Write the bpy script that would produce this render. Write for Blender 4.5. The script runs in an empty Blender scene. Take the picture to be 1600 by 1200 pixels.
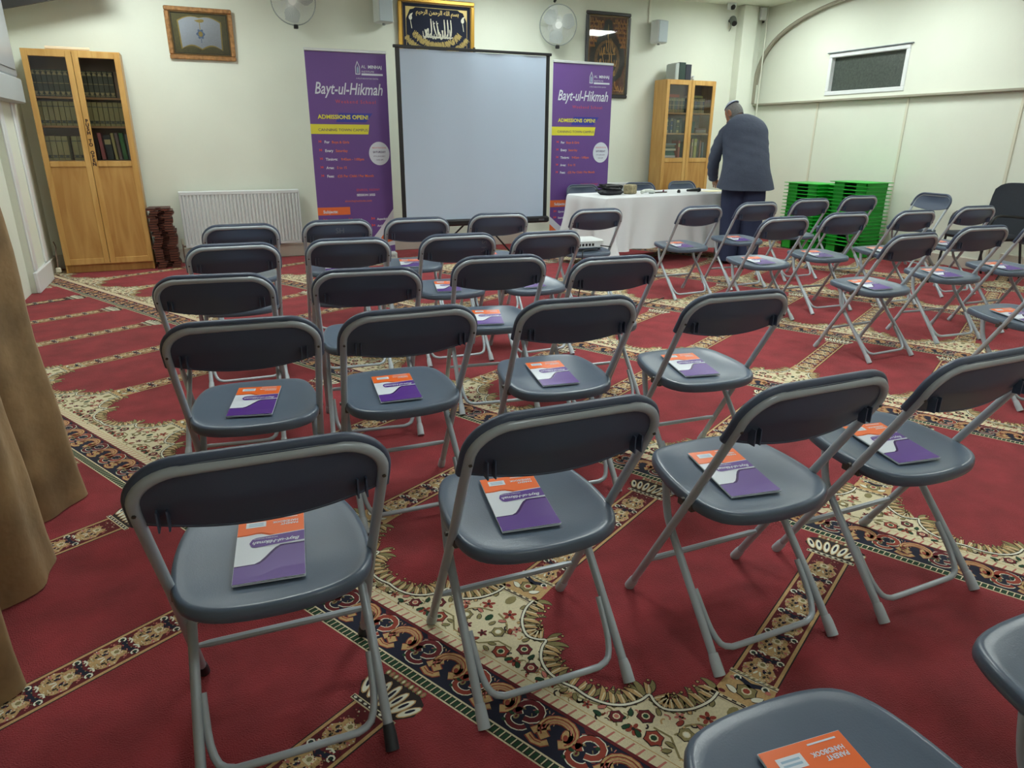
import bpy, math, random
from mathutils import Vector, Matrix
random.seed(7)
R = math.radians
COL = bpy.context.scene.collection

# ------------------------------------------------------------------ camera, world, exposure
YAW, PITCH, ROLL, FPX = R(23.9731), R(19.5671), R(0.3769), 1072.36
fw = Vector((0, math.cos(PITCH), -math.sin(PITCH))); up = Vector((0, math.sin(PITCH), math.cos(PITCH))); rt = Vector((1, 0, 0))
r2 = math.cos(ROLL)*rt + math.sin(ROLL)*up; u2 = -math.sin(ROLL)*rt + math.cos(ROLL)*up
rz = Matrix.Rotation(-YAW, 3, 'Z')
r2, u2, fw = rz @ r2, rz @ u2, rz @ fw
cd = bpy.data.cameras.new('camera'); cam = bpy.data.objects.new('camera', cd); COL.objects.link(cam)
cd.sensor_width = 36; cd.lens = 36*FPX/1600; cd.clip_start = 0.02
m4 = Matrix((( r2.x, u2.x, -fw.x, 0), (r2.y, u2.y, -fw.y, 0), (r2.z, u2.z, -fw.z, 1.30), (0, 0, 0, 1)))
cam.matrix_world = m4
bpy.context.scene.camera = cam
w = bpy.data.worlds.new('world'); bpy.context.scene.world = w; w.use_nodes = True
w.node_tree.nodes['Background'].inputs[0].default_value = (0.75, 0.85, 1, 1)
w.node_tree.nodes['Background'].inputs[1].default_value = 0.05
vs = bpy.context.scene.view_settings
vs.view_transform = 'Standard'; vs.look = 'None'; vs.gamma = 1; vs.use_curve_mapping = False; vs.exposure = 0.12
# ceiling panels: x, y, half x, half y, strength
PANELS = [(-0.4, 7.25, .3, .3, 31), (3.4, 7.25, .3, .3, 33), (6.6, 7.25, .3, .3, 24),
          (0.2, 3.3, .3, .3, 26), (3.2, 4.2, .3, .3, 40), (6.5, 5.55, .3, .3, 27),
          (2.3, 2.4, .3, .3, 26), (5.6, 2.4, .3, .3, 34), (1.2, -.8, .3, .3, 12), (5.2, -.6, .3, .3, 14)]
XL, XR, YB, YF, ZC = -1.45, 7.62, 8.45, -1.8, 3.05

# ------------------------------------------------------------------ helpers
def lin(c):
    return tuple(((v/255)/12.92 if v/255 <= .04045 else ((v/255+.055)/1.055)**2.4) for v in c) + (1,)

MATS = {}
def mat(name, col, rough=.5, metal=0, noise=0, nscale=8, bump=0, bscale=60, sheen=0, spec=None, emit=0, coat=0):
    if name in MATS: return MATS[name]
    m = bpy.data.materials.new(name); m.use_nodes = True; nt = m.node_tree; b = nt.nodes['Principled BSDF']
    c = lin(col); b.inputs['Base Color'].default_value = c
    b.inputs['Roughness'].default_value = rough; b.inputs['Metallic'].default_value = metal
    if spec is not None: b.inputs['Specular IOR Level'].default_value = spec
    if sheen: b.inputs['Sheen Weight'].default_value = sheen; b.inputs['Sheen Tint'].default_value = tuple(min(1, v**.45) for v in c[:3])+(1,); b.inputs['Sheen Roughness'].default_value = .4
    if coat: b.inputs['Coat Weight'].default_value = coat
    if emit:
        b.inputs['Emission Color'].default_value = c; b.inputs['Emission Strength'].default_value = emit
    if noise or bump:
        tc = nt.nodes.new('ShaderNodeTexCoord')
    if noise:
        n = nt.nodes.new('ShaderNodeTexNoise'); n.inputs['Scale'].default_value = nscale; n.inputs['Detail'].default_value = 5
        nt.links.new(tc.outputs['Object'], n.inputs['Vector'])
        mx = nt.nodes.new('ShaderNodeMix'); mx.data_type = 'RGBA'
        mr = nt.nodes.new('ShaderNodeMapRange'); mr.inputs[1].default_value = .3; mr.inputs[2].default_value = .7
        nt.links.new(n.outputs['Fac'], mr.inputs[0]); nt.links.new(mr.outputs[0], mx.inputs['Factor'])
        mx.inputs['A'].default_value = tuple(v*(1-noise) for v in c[:3])+(1,)
        mx.inputs['B'].default_value = tuple(min(1, v*(1+noise)) for v in c[:3])+(1,)
        nt.links.new(mx.outputs['Result'], b.inputs['Base Color'])
    if bump:
        n2 = nt.nodes.new('ShaderNodeTexNoise'); n2.inputs['Scale'].default_value = bscale; n2.inputs['Detail'].default_value = 3
        nt.links.new(tc.outputs['Object'], n2.inputs['Vector'])
        bp = nt.nodes.new('ShaderNodeBump'); bp.inputs['Strength'].default_value = bump; bp.inputs['Distance'].default_value = .01
        nt.links.new(n2.outputs['Fac'], bp.inputs['Height']); nt.links.new(bp.outputs[0], b.inputs['Normal'])
    MATS[name] = m; return m

def wood(name, a, b_, vertical=True):
    if name in MATS: return MATS[name]
    m = bpy.data.materials.new(name); m.use_nodes = True; nt = m.node_tree; b = nt.nodes['Principled BSDF']
    tc = nt.nodes.new('ShaderNodeTexCoord'); mp = nt.nodes.new('ShaderNodeMapping')
    mp.inputs['Scale'].default_value = (9, 9, 1.2) if vertical else (1.6, 26, 26)
    n = nt.nodes.new('ShaderNodeTexNoise'); n.inputs['Scale'].default_value = 1.5; n.inputs['Detail'].default_value = 6; n.inputs['Distortion'].default_value = 1.2
    cr = nt.nodes.new('ShaderNodeValToRGB'); cr.color_ramp.elements[0].position = .35; cr.color_ramp.elements[1].position = .68
    cr.color_ramp.elements[0].color = lin(a); cr.color_ramp.elements[1].color = lin(b_)
    nt.links.new(tc.outputs['Object'], mp.inputs[0]); nt.links.new(mp.outputs[0], n.inputs['Vector'])
    nt.links.new(n.outputs['Fac'], cr.inputs[0]); nt.links.new(cr.outputs[0], b.inputs['Base Color'])
    b.inputs['Roughness'].default_value = .42
    MATS[name] = m; return m

def glass(name, tint=(255, 255, 255), refl=.08):
    if name in MATS: return MATS[name]
    m = bpy.data.materials.new(name); m.use_nodes = True; nt = m.node_tree
    nt.nodes.remove(nt.nodes['Principled BSDF']); out = nt.nodes['Material Output']
    t = nt.nodes.new('ShaderNodeBsdfTransparent'); t.inputs[0].default_value = lin(tint)
    g = nt.nodes.new('ShaderNodeBsdfGlossy'); g.inputs['Roughness'].default_value = .03
    fr = nt.nodes.new('ShaderNodeFresnel'); fr.inputs[0].default_value = 1.45
    mx = nt.nodes.new('ShaderNodeMixShader')
    nt.links.new(fr.outputs[0], mx.inputs[0]); nt.links.new(t.outputs[0], mx.inputs[1]); nt.links.new(g.outputs[0], mx.inputs[2])
    nt.links.new(mx.outputs[0], out.inputs[0]); MATS[name] = m; return m

class MB:
    def __init__(s): s.v, s.f, s.m, s.M = [], [], [], []
    def mi(s, m):
        if m not in s.M: s.M.append(m)
        return s.M.index(m)
    def add(s, vs, fs, m):
        o = len(s.v); s.v += [tuple(p) for p in vs]; k = s.mi(m)
        for f in fs: s.f.append(tuple(i+o for i in f)); s.m.append(k)
        return s
    def box(s, lo, hi, m, M=None):
        (x0, y0, z0), (x1, y1, z1) = lo, hi
        vs = [(x0,y0,z0),(x1,y0,z0),(x1,y1,z0),(x0,y1,z0),(x0,y0,z1),(x1,y0,z1),(x1,y1,z1),(x0,y1,z1)]
        if M: vs = [M @ Vector(p) for p in vs]
        return s.add(vs, [(0,3,2,1),(4,5,6,7),(0,1,5,4),(1,2,6,5),(2,3,7,6),(3,0,4,7)], m)
    def bbox(s, lo, hi, r, m, M=None):
        # box with chamfered edges
        (x0,y0,z0),(x1,y1,z1) = lo, hi; vs = []
        ring = [(x0+r,y0),(x1-r,y0),(x1,y0+r),(x1,y1-r),(x1-r,y1),(x0+r,y1),(x0,y1-r),(x0,y0+r)]
        cx, cy = (x0+x1)/2, (y0+y1)/2
        def ins(p): return (p[0]+math.copysign(min(r, abs(p[0]-cx)), cx-p[0]), p[1]+math.copysign(min(r, abs(p[1]-cy)), cy-p[1]))
        for z, i in ((z0,1),(z0+r,0),(z1-r,0),(z1,1)):
            for p in ring:
                q = ins(p) if i else p; vs.append((q[0], q[1], z))
        fs = [tuple(range(7,-1,-1)), tuple(range(24,32))]
        for k in range(3):
            for i in range(8): fs.append((k*8+i, k*8+(i+1)%8, (k+1)*8+(i+1)%8, (k+1)*8+i))
        if M: vs = [M @ Vector(p) for p in vs]
        return s.add(vs, fs, m)
    def tube(s, path, r, m, seg=8, closed=False, cap=True, flat=None):
        P = [Vector(p) for p in path]; n = len(P); rs = r if isinstance(r, (list, tuple)) else [r]*n
        vs, fs = [], []; pn = None
        for i in range(n):
            if closed: t = (P[(i+1)%n]-P[i-1])
            else: t = P[min(i+1,n-1)]-P[max(i-1,0)]
            t.normalize()
            if pn is None:
                a = Vector((0,0,1)) if abs(t.z) < .9 else Vector((1,0,0)); pn = t.cross(a).normalized()
            else:
                pn = (pn - t*pn.dot(t)); pn.normalize()
            bn = t.cross(pn)
            for k in range(seg):
                a = 2*math.pi*k/seg; vs.append(P[i]+rs[i]*(math.cos(a)*pn+math.sin(a)*bn))
        last = n if closed else n-1
        for i in range(last):
            j = (i+1) % n
            for k in range(seg): fs.append((i*seg+k, i*seg+(k+1)%seg, j*seg+(k+1)%seg, j*seg+k))
        if cap and not closed: fs += [tuple(range(seg-1,-1,-1)), tuple((n-1)*seg+k for k in range(seg))]
        return s.add(vs, fs, m)
    def lathe(s, prof, m, seg=24, M=None, cap=True):
        vs, fs = [], []
        for r, z in prof:
            for k in range(seg):
                a = 2*math.pi*k/seg; vs.append((r*math.cos(a), r*math.sin(a), z))
        for i in range(len(prof)-1):
            for k in range(seg): fs.append((i*seg+k, i*seg+(k+1)%seg, (i+1)*seg+(k+1)%seg, (i+1)*seg+k))
        if cap: fs += [tuple(range(seg-1,-1,-1)), tuple((len(prof)-1)*seg+k for k in range(seg))]
        if M: vs = [M @ Vector(p) for p in vs]
        return s.add(vs, fs, m)
    def grid(s, rows, m, closed=False, flip=False):
        n = len(rows[0]); vs = [p for r in rows for p in r]; fs = []
        for i in range(len(rows)-1):
            for k in range(n if closed else n-1):
                q = (i*n+k, i*n+(k+1)%n, (i+1)*n+(k+1)%n, (i+1)*n+k); fs.append(q[::-1] if flip else q)
        return s.add(vs, fs, m)
    def prism(s, pts, z0, z1, m, M=None):
        n = len(pts); vs = [(x,y,z0) for x,y in pts]+[(x,y,z1) for x,y in pts]
        if M: vs = [M @ Vector(p) for p in vs]
        fs = [tuple(range(n-1,-1,-1)), tuple(range(n,2*n))]+[(i,(i+1)%n,n+(i+1)%n,n+i) for i in range(n)]
        return s.add(vs, fs, m)
    def flat(s, pts, m, fn):     # flat polygon placed through fn(x, y)
        return s.add([fn(*p) for p in pts], [tuple(range(len(pts)))], m)
    def mesh(s, name, smooth=True, ang=38):
        me = bpy.data.meshes.new(name); me.from_pydata([tuple(p) for p in s.v], [], s.f)
        for m in s.M: me.materials.append(m)
        me.polygons.foreach_set('material_index', s.m)
        if smooth:
            me.polygons.foreach_set('use_smooth', [True]*len(s.f)); me.set_sharp_from_angle(angle=R(ang))
        me.update(); return me
    def build(s, name, parent=None, smooth=True, ang=38, loc=None):
        o = bpy.data.objects.new(name, s.mesh(name, smooth, ang)); COL.objects.link(o)
        if parent: o.parent = parent
        if loc: o.location = loc
        return o

def tag(o, label, cat, group=None):
    o['label'] = label; o['category'] = cat
    if group: o['group'] = group
    return o
def thing(name, label, cat, loc=(0,0,0), rz=0, group=None):
    o = bpy.data.objects.new(name, None); COL.objects.link(o); o.empty_display_size = .1
    o.location = loc; o.rotation_euler = (0,0,rz); return tag(o, label, cat, group)
def struct(name, mb, smooth=False, parent=None):
    o = mb.build(name, parent, smooth)
    if not parent: o['kind'] = 'structure'
    return o
def dup(root, loc, rz, label, group=None, rot=None):
    r = root.copy(); COL.objects.link(r); r.location = loc; r.rotation_euler = rot or (0,0,rz); r['label'] = label
    if group: r['group'] = group
    for ch in list(root.children):
        c = ch.copy(); COL.objects.link(c); c.parent = r
        for g in ch.children:
            d = g.copy(); COL.objects.link(d); d.parent = c
    return r

def text_polys(txt, size, fn, m, mb, align='LEFT', shear=0, xs=1.0, bold=0, space=1.0, ys=1.0):
    cu = bpy.data.curves.new('lettering', 'FONT'); cu.body = txt; cu.size = size; cu.align_x = align; cu.shear = shear
    cu.resolution_u = 2; cu.offset = bold; cu.space_character = space
    o = bpy.data.objects.new('lettering', cu); COL.objects.link(o)
    dg = bpy.context.evaluated_depsgraph_get(); dg.update()
    me = bpy.data.meshes.new_from_object(o.evaluated_get(dg))
    vs = [fn(v.co.x*xs, v.co.y*ys) for v in me.vertices]; fs = [tuple(p.vertices) for p in me.polygons]
    mb.add(vs, fs, m)
    bpy.data.objects.remove(o); bpy.data.curves.remove(cu); bpy.data.meshes.remove(me)

def catmull(pts, k=6, closed=False):
    out = []; n = len(pts)
    rng = range(n if closed else n-1)
    for i in rng:
        p = [pts[(i+j) % n] if closed else pts[max(0, min(n-1, i+j))] for j in (-1,0,1,2)]
        for q in range(k):
            t = q/k
            out.append(tuple(.5*((2*b)+(-a+c)*t+(2*a-5*b+4*c-d)*t*t+(-a+3*b-3*c+d)*t**3) for a,b,c,d in zip(*p)))
    if not closed: out.append(tuple(pts[-1]))
    return out

# ------------------------------------------------------------------ materials
wallm = mat('cream_wall_paint', (225, 230, 217), .75, noise=.02, nscale=2, bump=.08, bscale=30)
ceilm = mat('ceiling_paint', (225, 230, 215), .8)
railm = mat('rail_shade_tone', (158, 154, 138), .65)  # darkened so the colour carries the shade under rail and arch edge
trimw = mat('white_gloss_paint', (226, 230, 232), .35)
skirt = mat('skirting_paint', (205, 200, 188), .45)
RED = mat('carpet_red', (150, 50, 57), .95, noise=.26, nscale=7, bump=.9, bscale=260, sheen=.35)
CREAM = mat('carpet_cream', (222, 212, 178), .95, noise=.08, nscale=160, bump=.4, bscale=420, sheen=.2)
TAN = mat('carpet_tan', (196, 162, 112), .95, noise=.12, nscale=160, bump=.4, bscale=420, sheen=.2)
OLIVE = mat('carpet_olive', (136, 126, 84), .95, noise=.12, nscale=160, sheen=.2)
NAVY = mat('carpet_navy', (24, 27, 48), .95, noise=.1, nscale=160, sheen=.1)
MAROON = mat('carpet_maroon', (98, 28, 34), .95, noise=.1, nscale=160, sheen=.2)
GREEN = mat('carpet_green', (30, 66, 42), .95, noise=.1, nscale=160, sheen=.1)
PINK = mat('carpet_pink', (190, 116, 104), .95, sheen=.2)
DARK = mat('carpet_outline', (44, 34, 34), .95)
CWHITE = mat('carpet_white', (226, 226, 208), .95)
RUST = mat('carpet_rust', (146, 62, 48), .95)
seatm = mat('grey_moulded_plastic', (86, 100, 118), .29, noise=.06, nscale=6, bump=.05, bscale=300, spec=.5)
backm = mat('shaded_back_plastic', (68, 80, 102), .42, noise=.04, nscale=8, bump=.04, bscale=300)  # seat plastic tinted darker and bluer to paint in the shaded rear
metm = mat('grey_painted_steel', (172, 182, 191), .30, metal=.1)
capm = mat('grey_foot_cap', (182, 192, 200), .5)
capd = mat('black_foot_cap', (38, 42, 50), .5)
boltm = mat('bolt_steel', (90, 88, 84), .4, metal=.7)
black = mat('black_plastic', (22, 23, 27), .45)
white = mat('white_plastic', (222, 228, 230), .4)
purple = mat('print_purple', (80, 36, 136), .34)
orange = mat('print_orange', (236, 106, 34), .34)
pwhite = mat('print_white', (214, 222, 232), .34)
dpurple = mat('print_dark_purple', (56, 30, 92), .25)
dorange = mat('print_dark_orange', (200, 84, 34), .25)
pblue = mat('print_pale_blue', (150, 180, 205), .3)
oak = wood('oak_veneer', (188, 142, 76), (206, 164, 98))
oakd = wood('oak_panel', (172, 124, 64), (192, 148, 84))
oaks = mat('shelf_edge_oak', (184, 142, 92), .5)
glz = glass('clear_glass')
gold = mat('gold_moulding', (188, 146, 62), .3, metal=.6)
copper = mat('copper_gilt_moulding', (178, 132, 88), .3, metal=.5, noise=.35, nscale=30)

# ------------------------------------------------------------------ room shell
T = .12
mb = MB().box((XL-T, YB, 0), (XR+T, YB+T, ZC), wallm); struct('wall_back', mb)
mb = MB().box((XL-T, YF, 0), (XL, YB, ZC), wallm); struct('wall_left', mb)
mb = MB().box((XL-T, YF-T, 0), (XR+T, YF, ZC), wallm); struct('wall_front', mb)
mb = MB().box((XL-T, YF-T, ZC), (XR+.3, YB+T, ZC+T), ceilm); struct('ceiling', mb)
# right wall with the window opening (window centre y 6.78)
WY0, WY1, WZ0, WZ1 = 6.05, 7.20, 1.865, 2.36
mb = MB()
for lo, hi in (((XR, YF, 0), (XR+T, WY0, ZC)), ((XR, WY1, 0), (XR+T, YB, ZC)), ((XR, WY0, 0), (XR+T, WY1, WZ0)), ((XR, WY0, WZ1), (XR+T, WY1, ZC))):
    mb.box(lo, hi, wallm)
struct('wall_right', mb)
# arched raised face above the rail
AC, ARY, ARZ, AZ, AX = 6.50, 1.96, 1.16, 1.82, XR-.06
pts = []
N = 40
for i in range(N+1):
    a = math.pi*i/N; pts.append((AC+ARY*math.cos(a), AZ+ARZ*abs(math.sin(a))**.6))
mb = MB()
for i in range(N):
    (ya, za), (yb, zb) = pts[i], pts[i+1]
    ya_, yb_ = min(ya, YB-.001), min(yb, YB-.001)
    if ya_ == yb_: continue
    mb.add([(AX, ya_, za), (AX, yb_, zb), (AX, yb_, ZC), (AX, ya_, ZC)], [(0,1,2,3)], wallm)
    mb.add([(AX, ya_, za), (XR, ya_, za), (XR, yb_, zb), (AX, yb_, zb)], [(0,1,2,3)], railm)
mb.box((AX, YF, AZ), (XR-.001, AC-ARY, ZC), wallm)
struct('wall_right_arch', mb, smooth=False)
mb = MB().tube([(AX-.002, min(y, YB-.003), z) for y, z in pts if y < YB+.06], .024, railm, 8); struct('trim_8', mb, True)  # dark tube thickens the painted shade band along the arch reveal
mb = MB().bbox((XR-.065, YF, AZ-.030), (XR-.001, YB, AZ-.002), .006, railm); struct('trim_1', mb)
for i, y in enumerate((7.28, 5.96, 4.68, 3.4)):
    mb = MB().bbox((XR-.012, y-.016, .1), (XR-.0005, y+.016, AZ-.03), .004, mat('panel_batten', (216, 214, 196), .6)); struct('trim_%d' % (i+2), mb)
mb = MB().bbox((XL, YB-.025, 0), (XR, YB-.0005, .15), .006, skirt); struct('baseboard_back', mb)
mb = MB().bbox((XR-.025, YF, 0), (XR-.0005, YB-.03, .12), .006, skirt); struct('baseboard_right', mb)
# boxed pipe run in the far corner
mb = MB().bbox((XR-.50, YB-.14, 0), (XR-.26, YB-.001, ZC-.001), .006, wallm); struct('trim_6', mb)
# left pier with white mouldings
mb = MB()
mb.box((XL, 7.16, 0), (XL+.05, 7.80, ZC-.001), wallm)
for y0 in (7.16, 7.68): mb.bbox((XL+.045, y0, .19), (XL+.068, y0+.12, ZC-.002), .008, trimw)
mb.bbox((XL+.045, 7.13, 0), (XL+.078, 7.83, .185), .008, trimw)
struct('trim_7', mb)
mb = MB().bbox((XL+.0005, 7.84, 0), (XL+.025, YB-.03, .14), .005, skirt)
struct('baseboard_left', mb)

# window
wf = MB()
x0, x1 = XR-.012, XR+.09
t = .05
for lo, hi in (((x0, WY0, WZ0), (x1, WY1, WZ0+t)), ((x0, WY0, WZ1-t), (x1, WY1, WZ1)), ((x0, WY0, WZ0+t), (x1, WY0+t, WZ1-t)), ((x0, WY1-t, WZ0+t), (x1, WY1, WZ1-t))):
    wf.bbox(lo, hi, .006, trimw)
wf.bbox((XR-.03, WY0-.03, WZ1), (XR+.01, WY1+.02, WZ1+.012), .003, mat('window_drip_grey', (120, 130, 136), .5))
wo = struct('window_1', wf)
g = MB().box((XR+.05, WY0+t, WZ0+t), (XR+.056, WY1-t, WZ1-t), mat('frosted_dark_pane', (70, 78, 74), .28, noise=.25, nscale=40, bump=.35, bscale=110)); g.build('pane', wo, False)

# ------------------------------------------------------------------ carpet
CA, CO, CC, CP, CW = R(27.8179), 1.0919, 6.5504, 1.38094, .68582
nx, ny = math.cos(CA), math.sin(CA)
fl = MB()
fl.add([(XL, YF, 0), (XR, YF, 0), (XR, YB, 0), (XL, YB, 0)], [(0,1,2,3)], RED)
LZ = .00035
tile = []     # (pts [(w, n)], material, layer)
def tp(pts, m, l): tile.append((pts, m, l))
def ell(cx, cy, rx, ry, m, l, rot=0, n=9, wob=0):
    o = []
    for i in range(n):
        a = 2*math.pi*i/n; k = 1+(wob if i % 2 else -wob)
        x, y = rx*k*math.cos(a), ry*k*math.sin(a)
        o.append((cx+x*math.cos(rot)-y*math.sin(rot), cy+x*math.sin(rot)+y*math.cos(rot)))
    tp(o, m, l)
def rect(a0, b0, a1, b1, m, l): tp([(a0,b0),(a1,b0),(a1,b1),(a0,b1)], m, l)
def stroke(path, ws, m, l):
    L, Rr = [], []
    n = len(path)
    for i, (x, y) in enumerate(path):
        xa, ya = path[max(0,i-1)]; xb, yb = path[min(n-1,i+1)]
        dx, dy = xb-xa, yb-ya; d = math.hypot(dx, dy) or 1
        wd = ws if not isinstance(ws, (list, tuple)) else ws[0]+(ws[1]-ws[0])*abs(2*i/(n-1)-ws[2]) if isinstance(ws, (list, tuple)) else ws
        L.append((x-dy/d*wd, y+dx/d*wd)); Rr.append((x+dy/d*wd, y-dx/d*wd))
    for i in range(n-1): tp([Rr[i], Rr[i+1], L[i+1], L[i]], m, l)
def leaf(x, y, ang, ln, wd, m, l, curl=.35, outline=DARK):
    P_ = [(x, y)]; A_ = []
    n_ = 7
    for i in range(n_):
        a = ang+curl*1.5*(i/n_)**1.4; A_.append(a); P_.append((P_[-1][0]+math.cos(a)*ln/n_, P_[-1][1]+math.sin(a)*ln/n_))
    A_.append(A_[-1])
    def shp(e):
        L_, R_ = [], []
        for i, (px_, py_) in enumerate(P_):
            t = i/n_; ww = wd*math.sin(math.pi*min(1, .12+t*.86))**.8*(1 if t < .6 else 1-.3*(t-.6))+e
            L_.append((px_-math.sin(A_[i])*ww, py_+math.cos(A_[i])*ww)); R_.append((px_+math.sin(A_[i])*ww, py_-math.cos(A_[i])*ww))
        return L_, R_
    for e, mm, ll in (((.0019, outline, l), (0, m, l+1)) if outline else ((0, m, l+1),)):
        L_, R_ = shp(e)
        for i in range(n_): tp([R_[i], R_[i+1], L_[i+1], L_[i]], mm, ll)
def arc(cx, cy, r, a0, a1, n=9, rx=1, ry=1):
    return [(cx+rx*r*math.cos(R(a0+(a1-a0)*i/(n-1))), cy+ry*r*math.sin(R(a0+(a1-a0)*i/(n-1)))) for i in range(n)]
hW = CW/2
# bead band
rect(-hW, -.153, hW, -.121, CREAM, 1)
rect(-hW, -.149, hW, -.126, DARK, 2)
nb = 40
for i in range(nb):
    a = -hW+CW*(i+.1)/nb; tp([(a, -.147), (a+CW/nb*.62, -.147), (a+CW/nb*.78, -.128), (a+CW/nb*.16, -.128)], GREEN, 3)
    tp([(a+CW/nb*.66, -.148), (a+CW/nb*.84, -.148), (a+CW/nb*1.0, -.127), (a+CW/nb*.82, -.127)], CREAM, 4)
# navy scroll band
rect(-hW, -.121, hW, 0, NAVY, 1)
for i in range(4):
    c = -hW+CW*(i+.24)/4
    # tan scroll: thick hook
    for m_, e, l_ in ((RUST, .003, 2), (TAN, 0, 3)):
        stroke([(c-.05, -.098), (c-.028, -.107), (c-.008, -.103), (c+.002, -.09)], .007+e, m_, l_)
        stroke(arc(c+.004, -.052, .036, 250, -60, 13, 1.1, .95), [.004+e, .014+e, 1] if 0 else .011+e, m_, l_)
        stroke([(c-.046, -.085), (c-.036, -.066), (c-.020, -.05)], .009+e, m_, l_)
        ell(c+.03, -.05, .014+e, .02+e, m_, l_, .5)
    ell(c+.006, -.05, .008, .012, NAVY, 5, .6)
    stroke(arc(c+.004, -.052, .039, 230, -40, 12, 1.1, .95), .0016, RUST, 5); stroke(arc(c+.004, -.052, .030, 200, 20, 9, 1.1, .95), .0014, PINK, 5)
    stroke([(c-.045, -.099), (c-.026, -.105), (c-.010, -.101)], .0014, RUST, 5); ell(c+.028, -.056, .006, .009, RUST, 5, .5); ell(c-.034, -.068, .004, .007, PINK, 5, -.6)
    ell(c+.052, -.100, .006, .005, GREEN, 3); ell(c+.070, -.075, .007, .009, OLIVE, 3); ell(c+.070, -.075, .003, .005, MAROON, 4)
    c2 = c+CW/8
    for m_, e, l_ in ((CWHITE, .0028, 2), (MAROON if i % 2 else RUST, 0, 3)):
        stroke(arc(c2+.002, -.042, .027, 240, -90, 12, 1.1, 1), .0075+e, m_, l_)
        stroke(arc(c2-.006, -.082, .022, 150, 350, 9, 1.2, .9), .0065+e, m_, l_)
        ell(c2-.026, -.058, .008+e, .014+e, m_, l_, -.4)
    ell(c2+.016, -.034, .006, .006, GREEN, 4); ell(c2-.03, -.074, .007, .005, GREEN, 5)
    tp([(c+.045, -.004), (c+.085, -.004), (c+.066, -.022)], MAROON, 2)
rect(-hW, -.003, hW, .006, MAROON, 3)
# cream floral field of the spandrel
bd = [(.055,.300),(.058,.262),(.078,.215),(.108,.182),(.137,.166),(.165,.172),(.185,.184),(.193,.155),(.216,.118),(.252,.093),(.300,.083),(.343,.088)]
half = catmull(bd, 3)
poly = [(-hW, .006), (hW, .006)]+[(x, y) for x, y in half[::-1]]+[(-x, y) for x, y in half]
tp(poly, CREAM, 1)
for i in range(26):
    a = -hW+CW*(i+.2)/26; tp([(a, .006), (a+.006, .006), (a+.013, .032), (a+.008, .032)], PINK, 2)
rect(-hW, .036, hW, .0385, TAN, 2)
# leafy fringe on the red side of the boundary
for sgn in (1, -1):
    L = len(half)
    for k in range(0, L-1, 2):
        x, y = half[k]; xa, ya = half[max(0,k-1)]; xb, yb = half[min(L-1,k+1)]
        dx, dy = xb-xa, yb-ya; d = math.hypot(dx, dy); nx_, ny_ = -dy/d, dx/d
        if ny_ < 0: nx_, ny_ = -nx_, -ny_
        if k < 9: nx_, ny_ = abs(nx_)*.9+.2, abs(ny_)
        base = math.atan2(ny_, nx_)
        for q, (da, ln, cu, m__) in enumerate(((.75, .062, -.75, OLIVE), (.05, .050, -.5, TAN), (-.65, .038, .9, OLIVE))):
            ang = base+da; c_ = cu
            if sgn < 0: ang = math.pi-ang; c_ = -cu
            ox = .010*(q-1)
            leaf(sgn*(x-ox*abs(ny_)), y-.003, ang, ln*(1+.18*math.sin(k*2.3)), .0085-.001*q, m__, 2+(q % 2)*2 if q < 2 else 2, c_)
        stroke([(sgn*x, y), (sgn*(x+nx_*.034), y+ny_*.034)], .0016, CREAM, 6)
        ell(sgn*(x+nx_*.050), y+ny_*.050, .0055, .0055, DARK, 4, 0, 7); ell(sgn*(x+nx_*.050), y+ny_*.050, .0036, .0036, TAN, 5, 0, 6)
    stroke([(sgn*x, y) for x, y in half], .0055, DARK, 6)
    stroke([(sgn*x, y) for x, y in half], .0032, CWHITE, 7)
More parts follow.
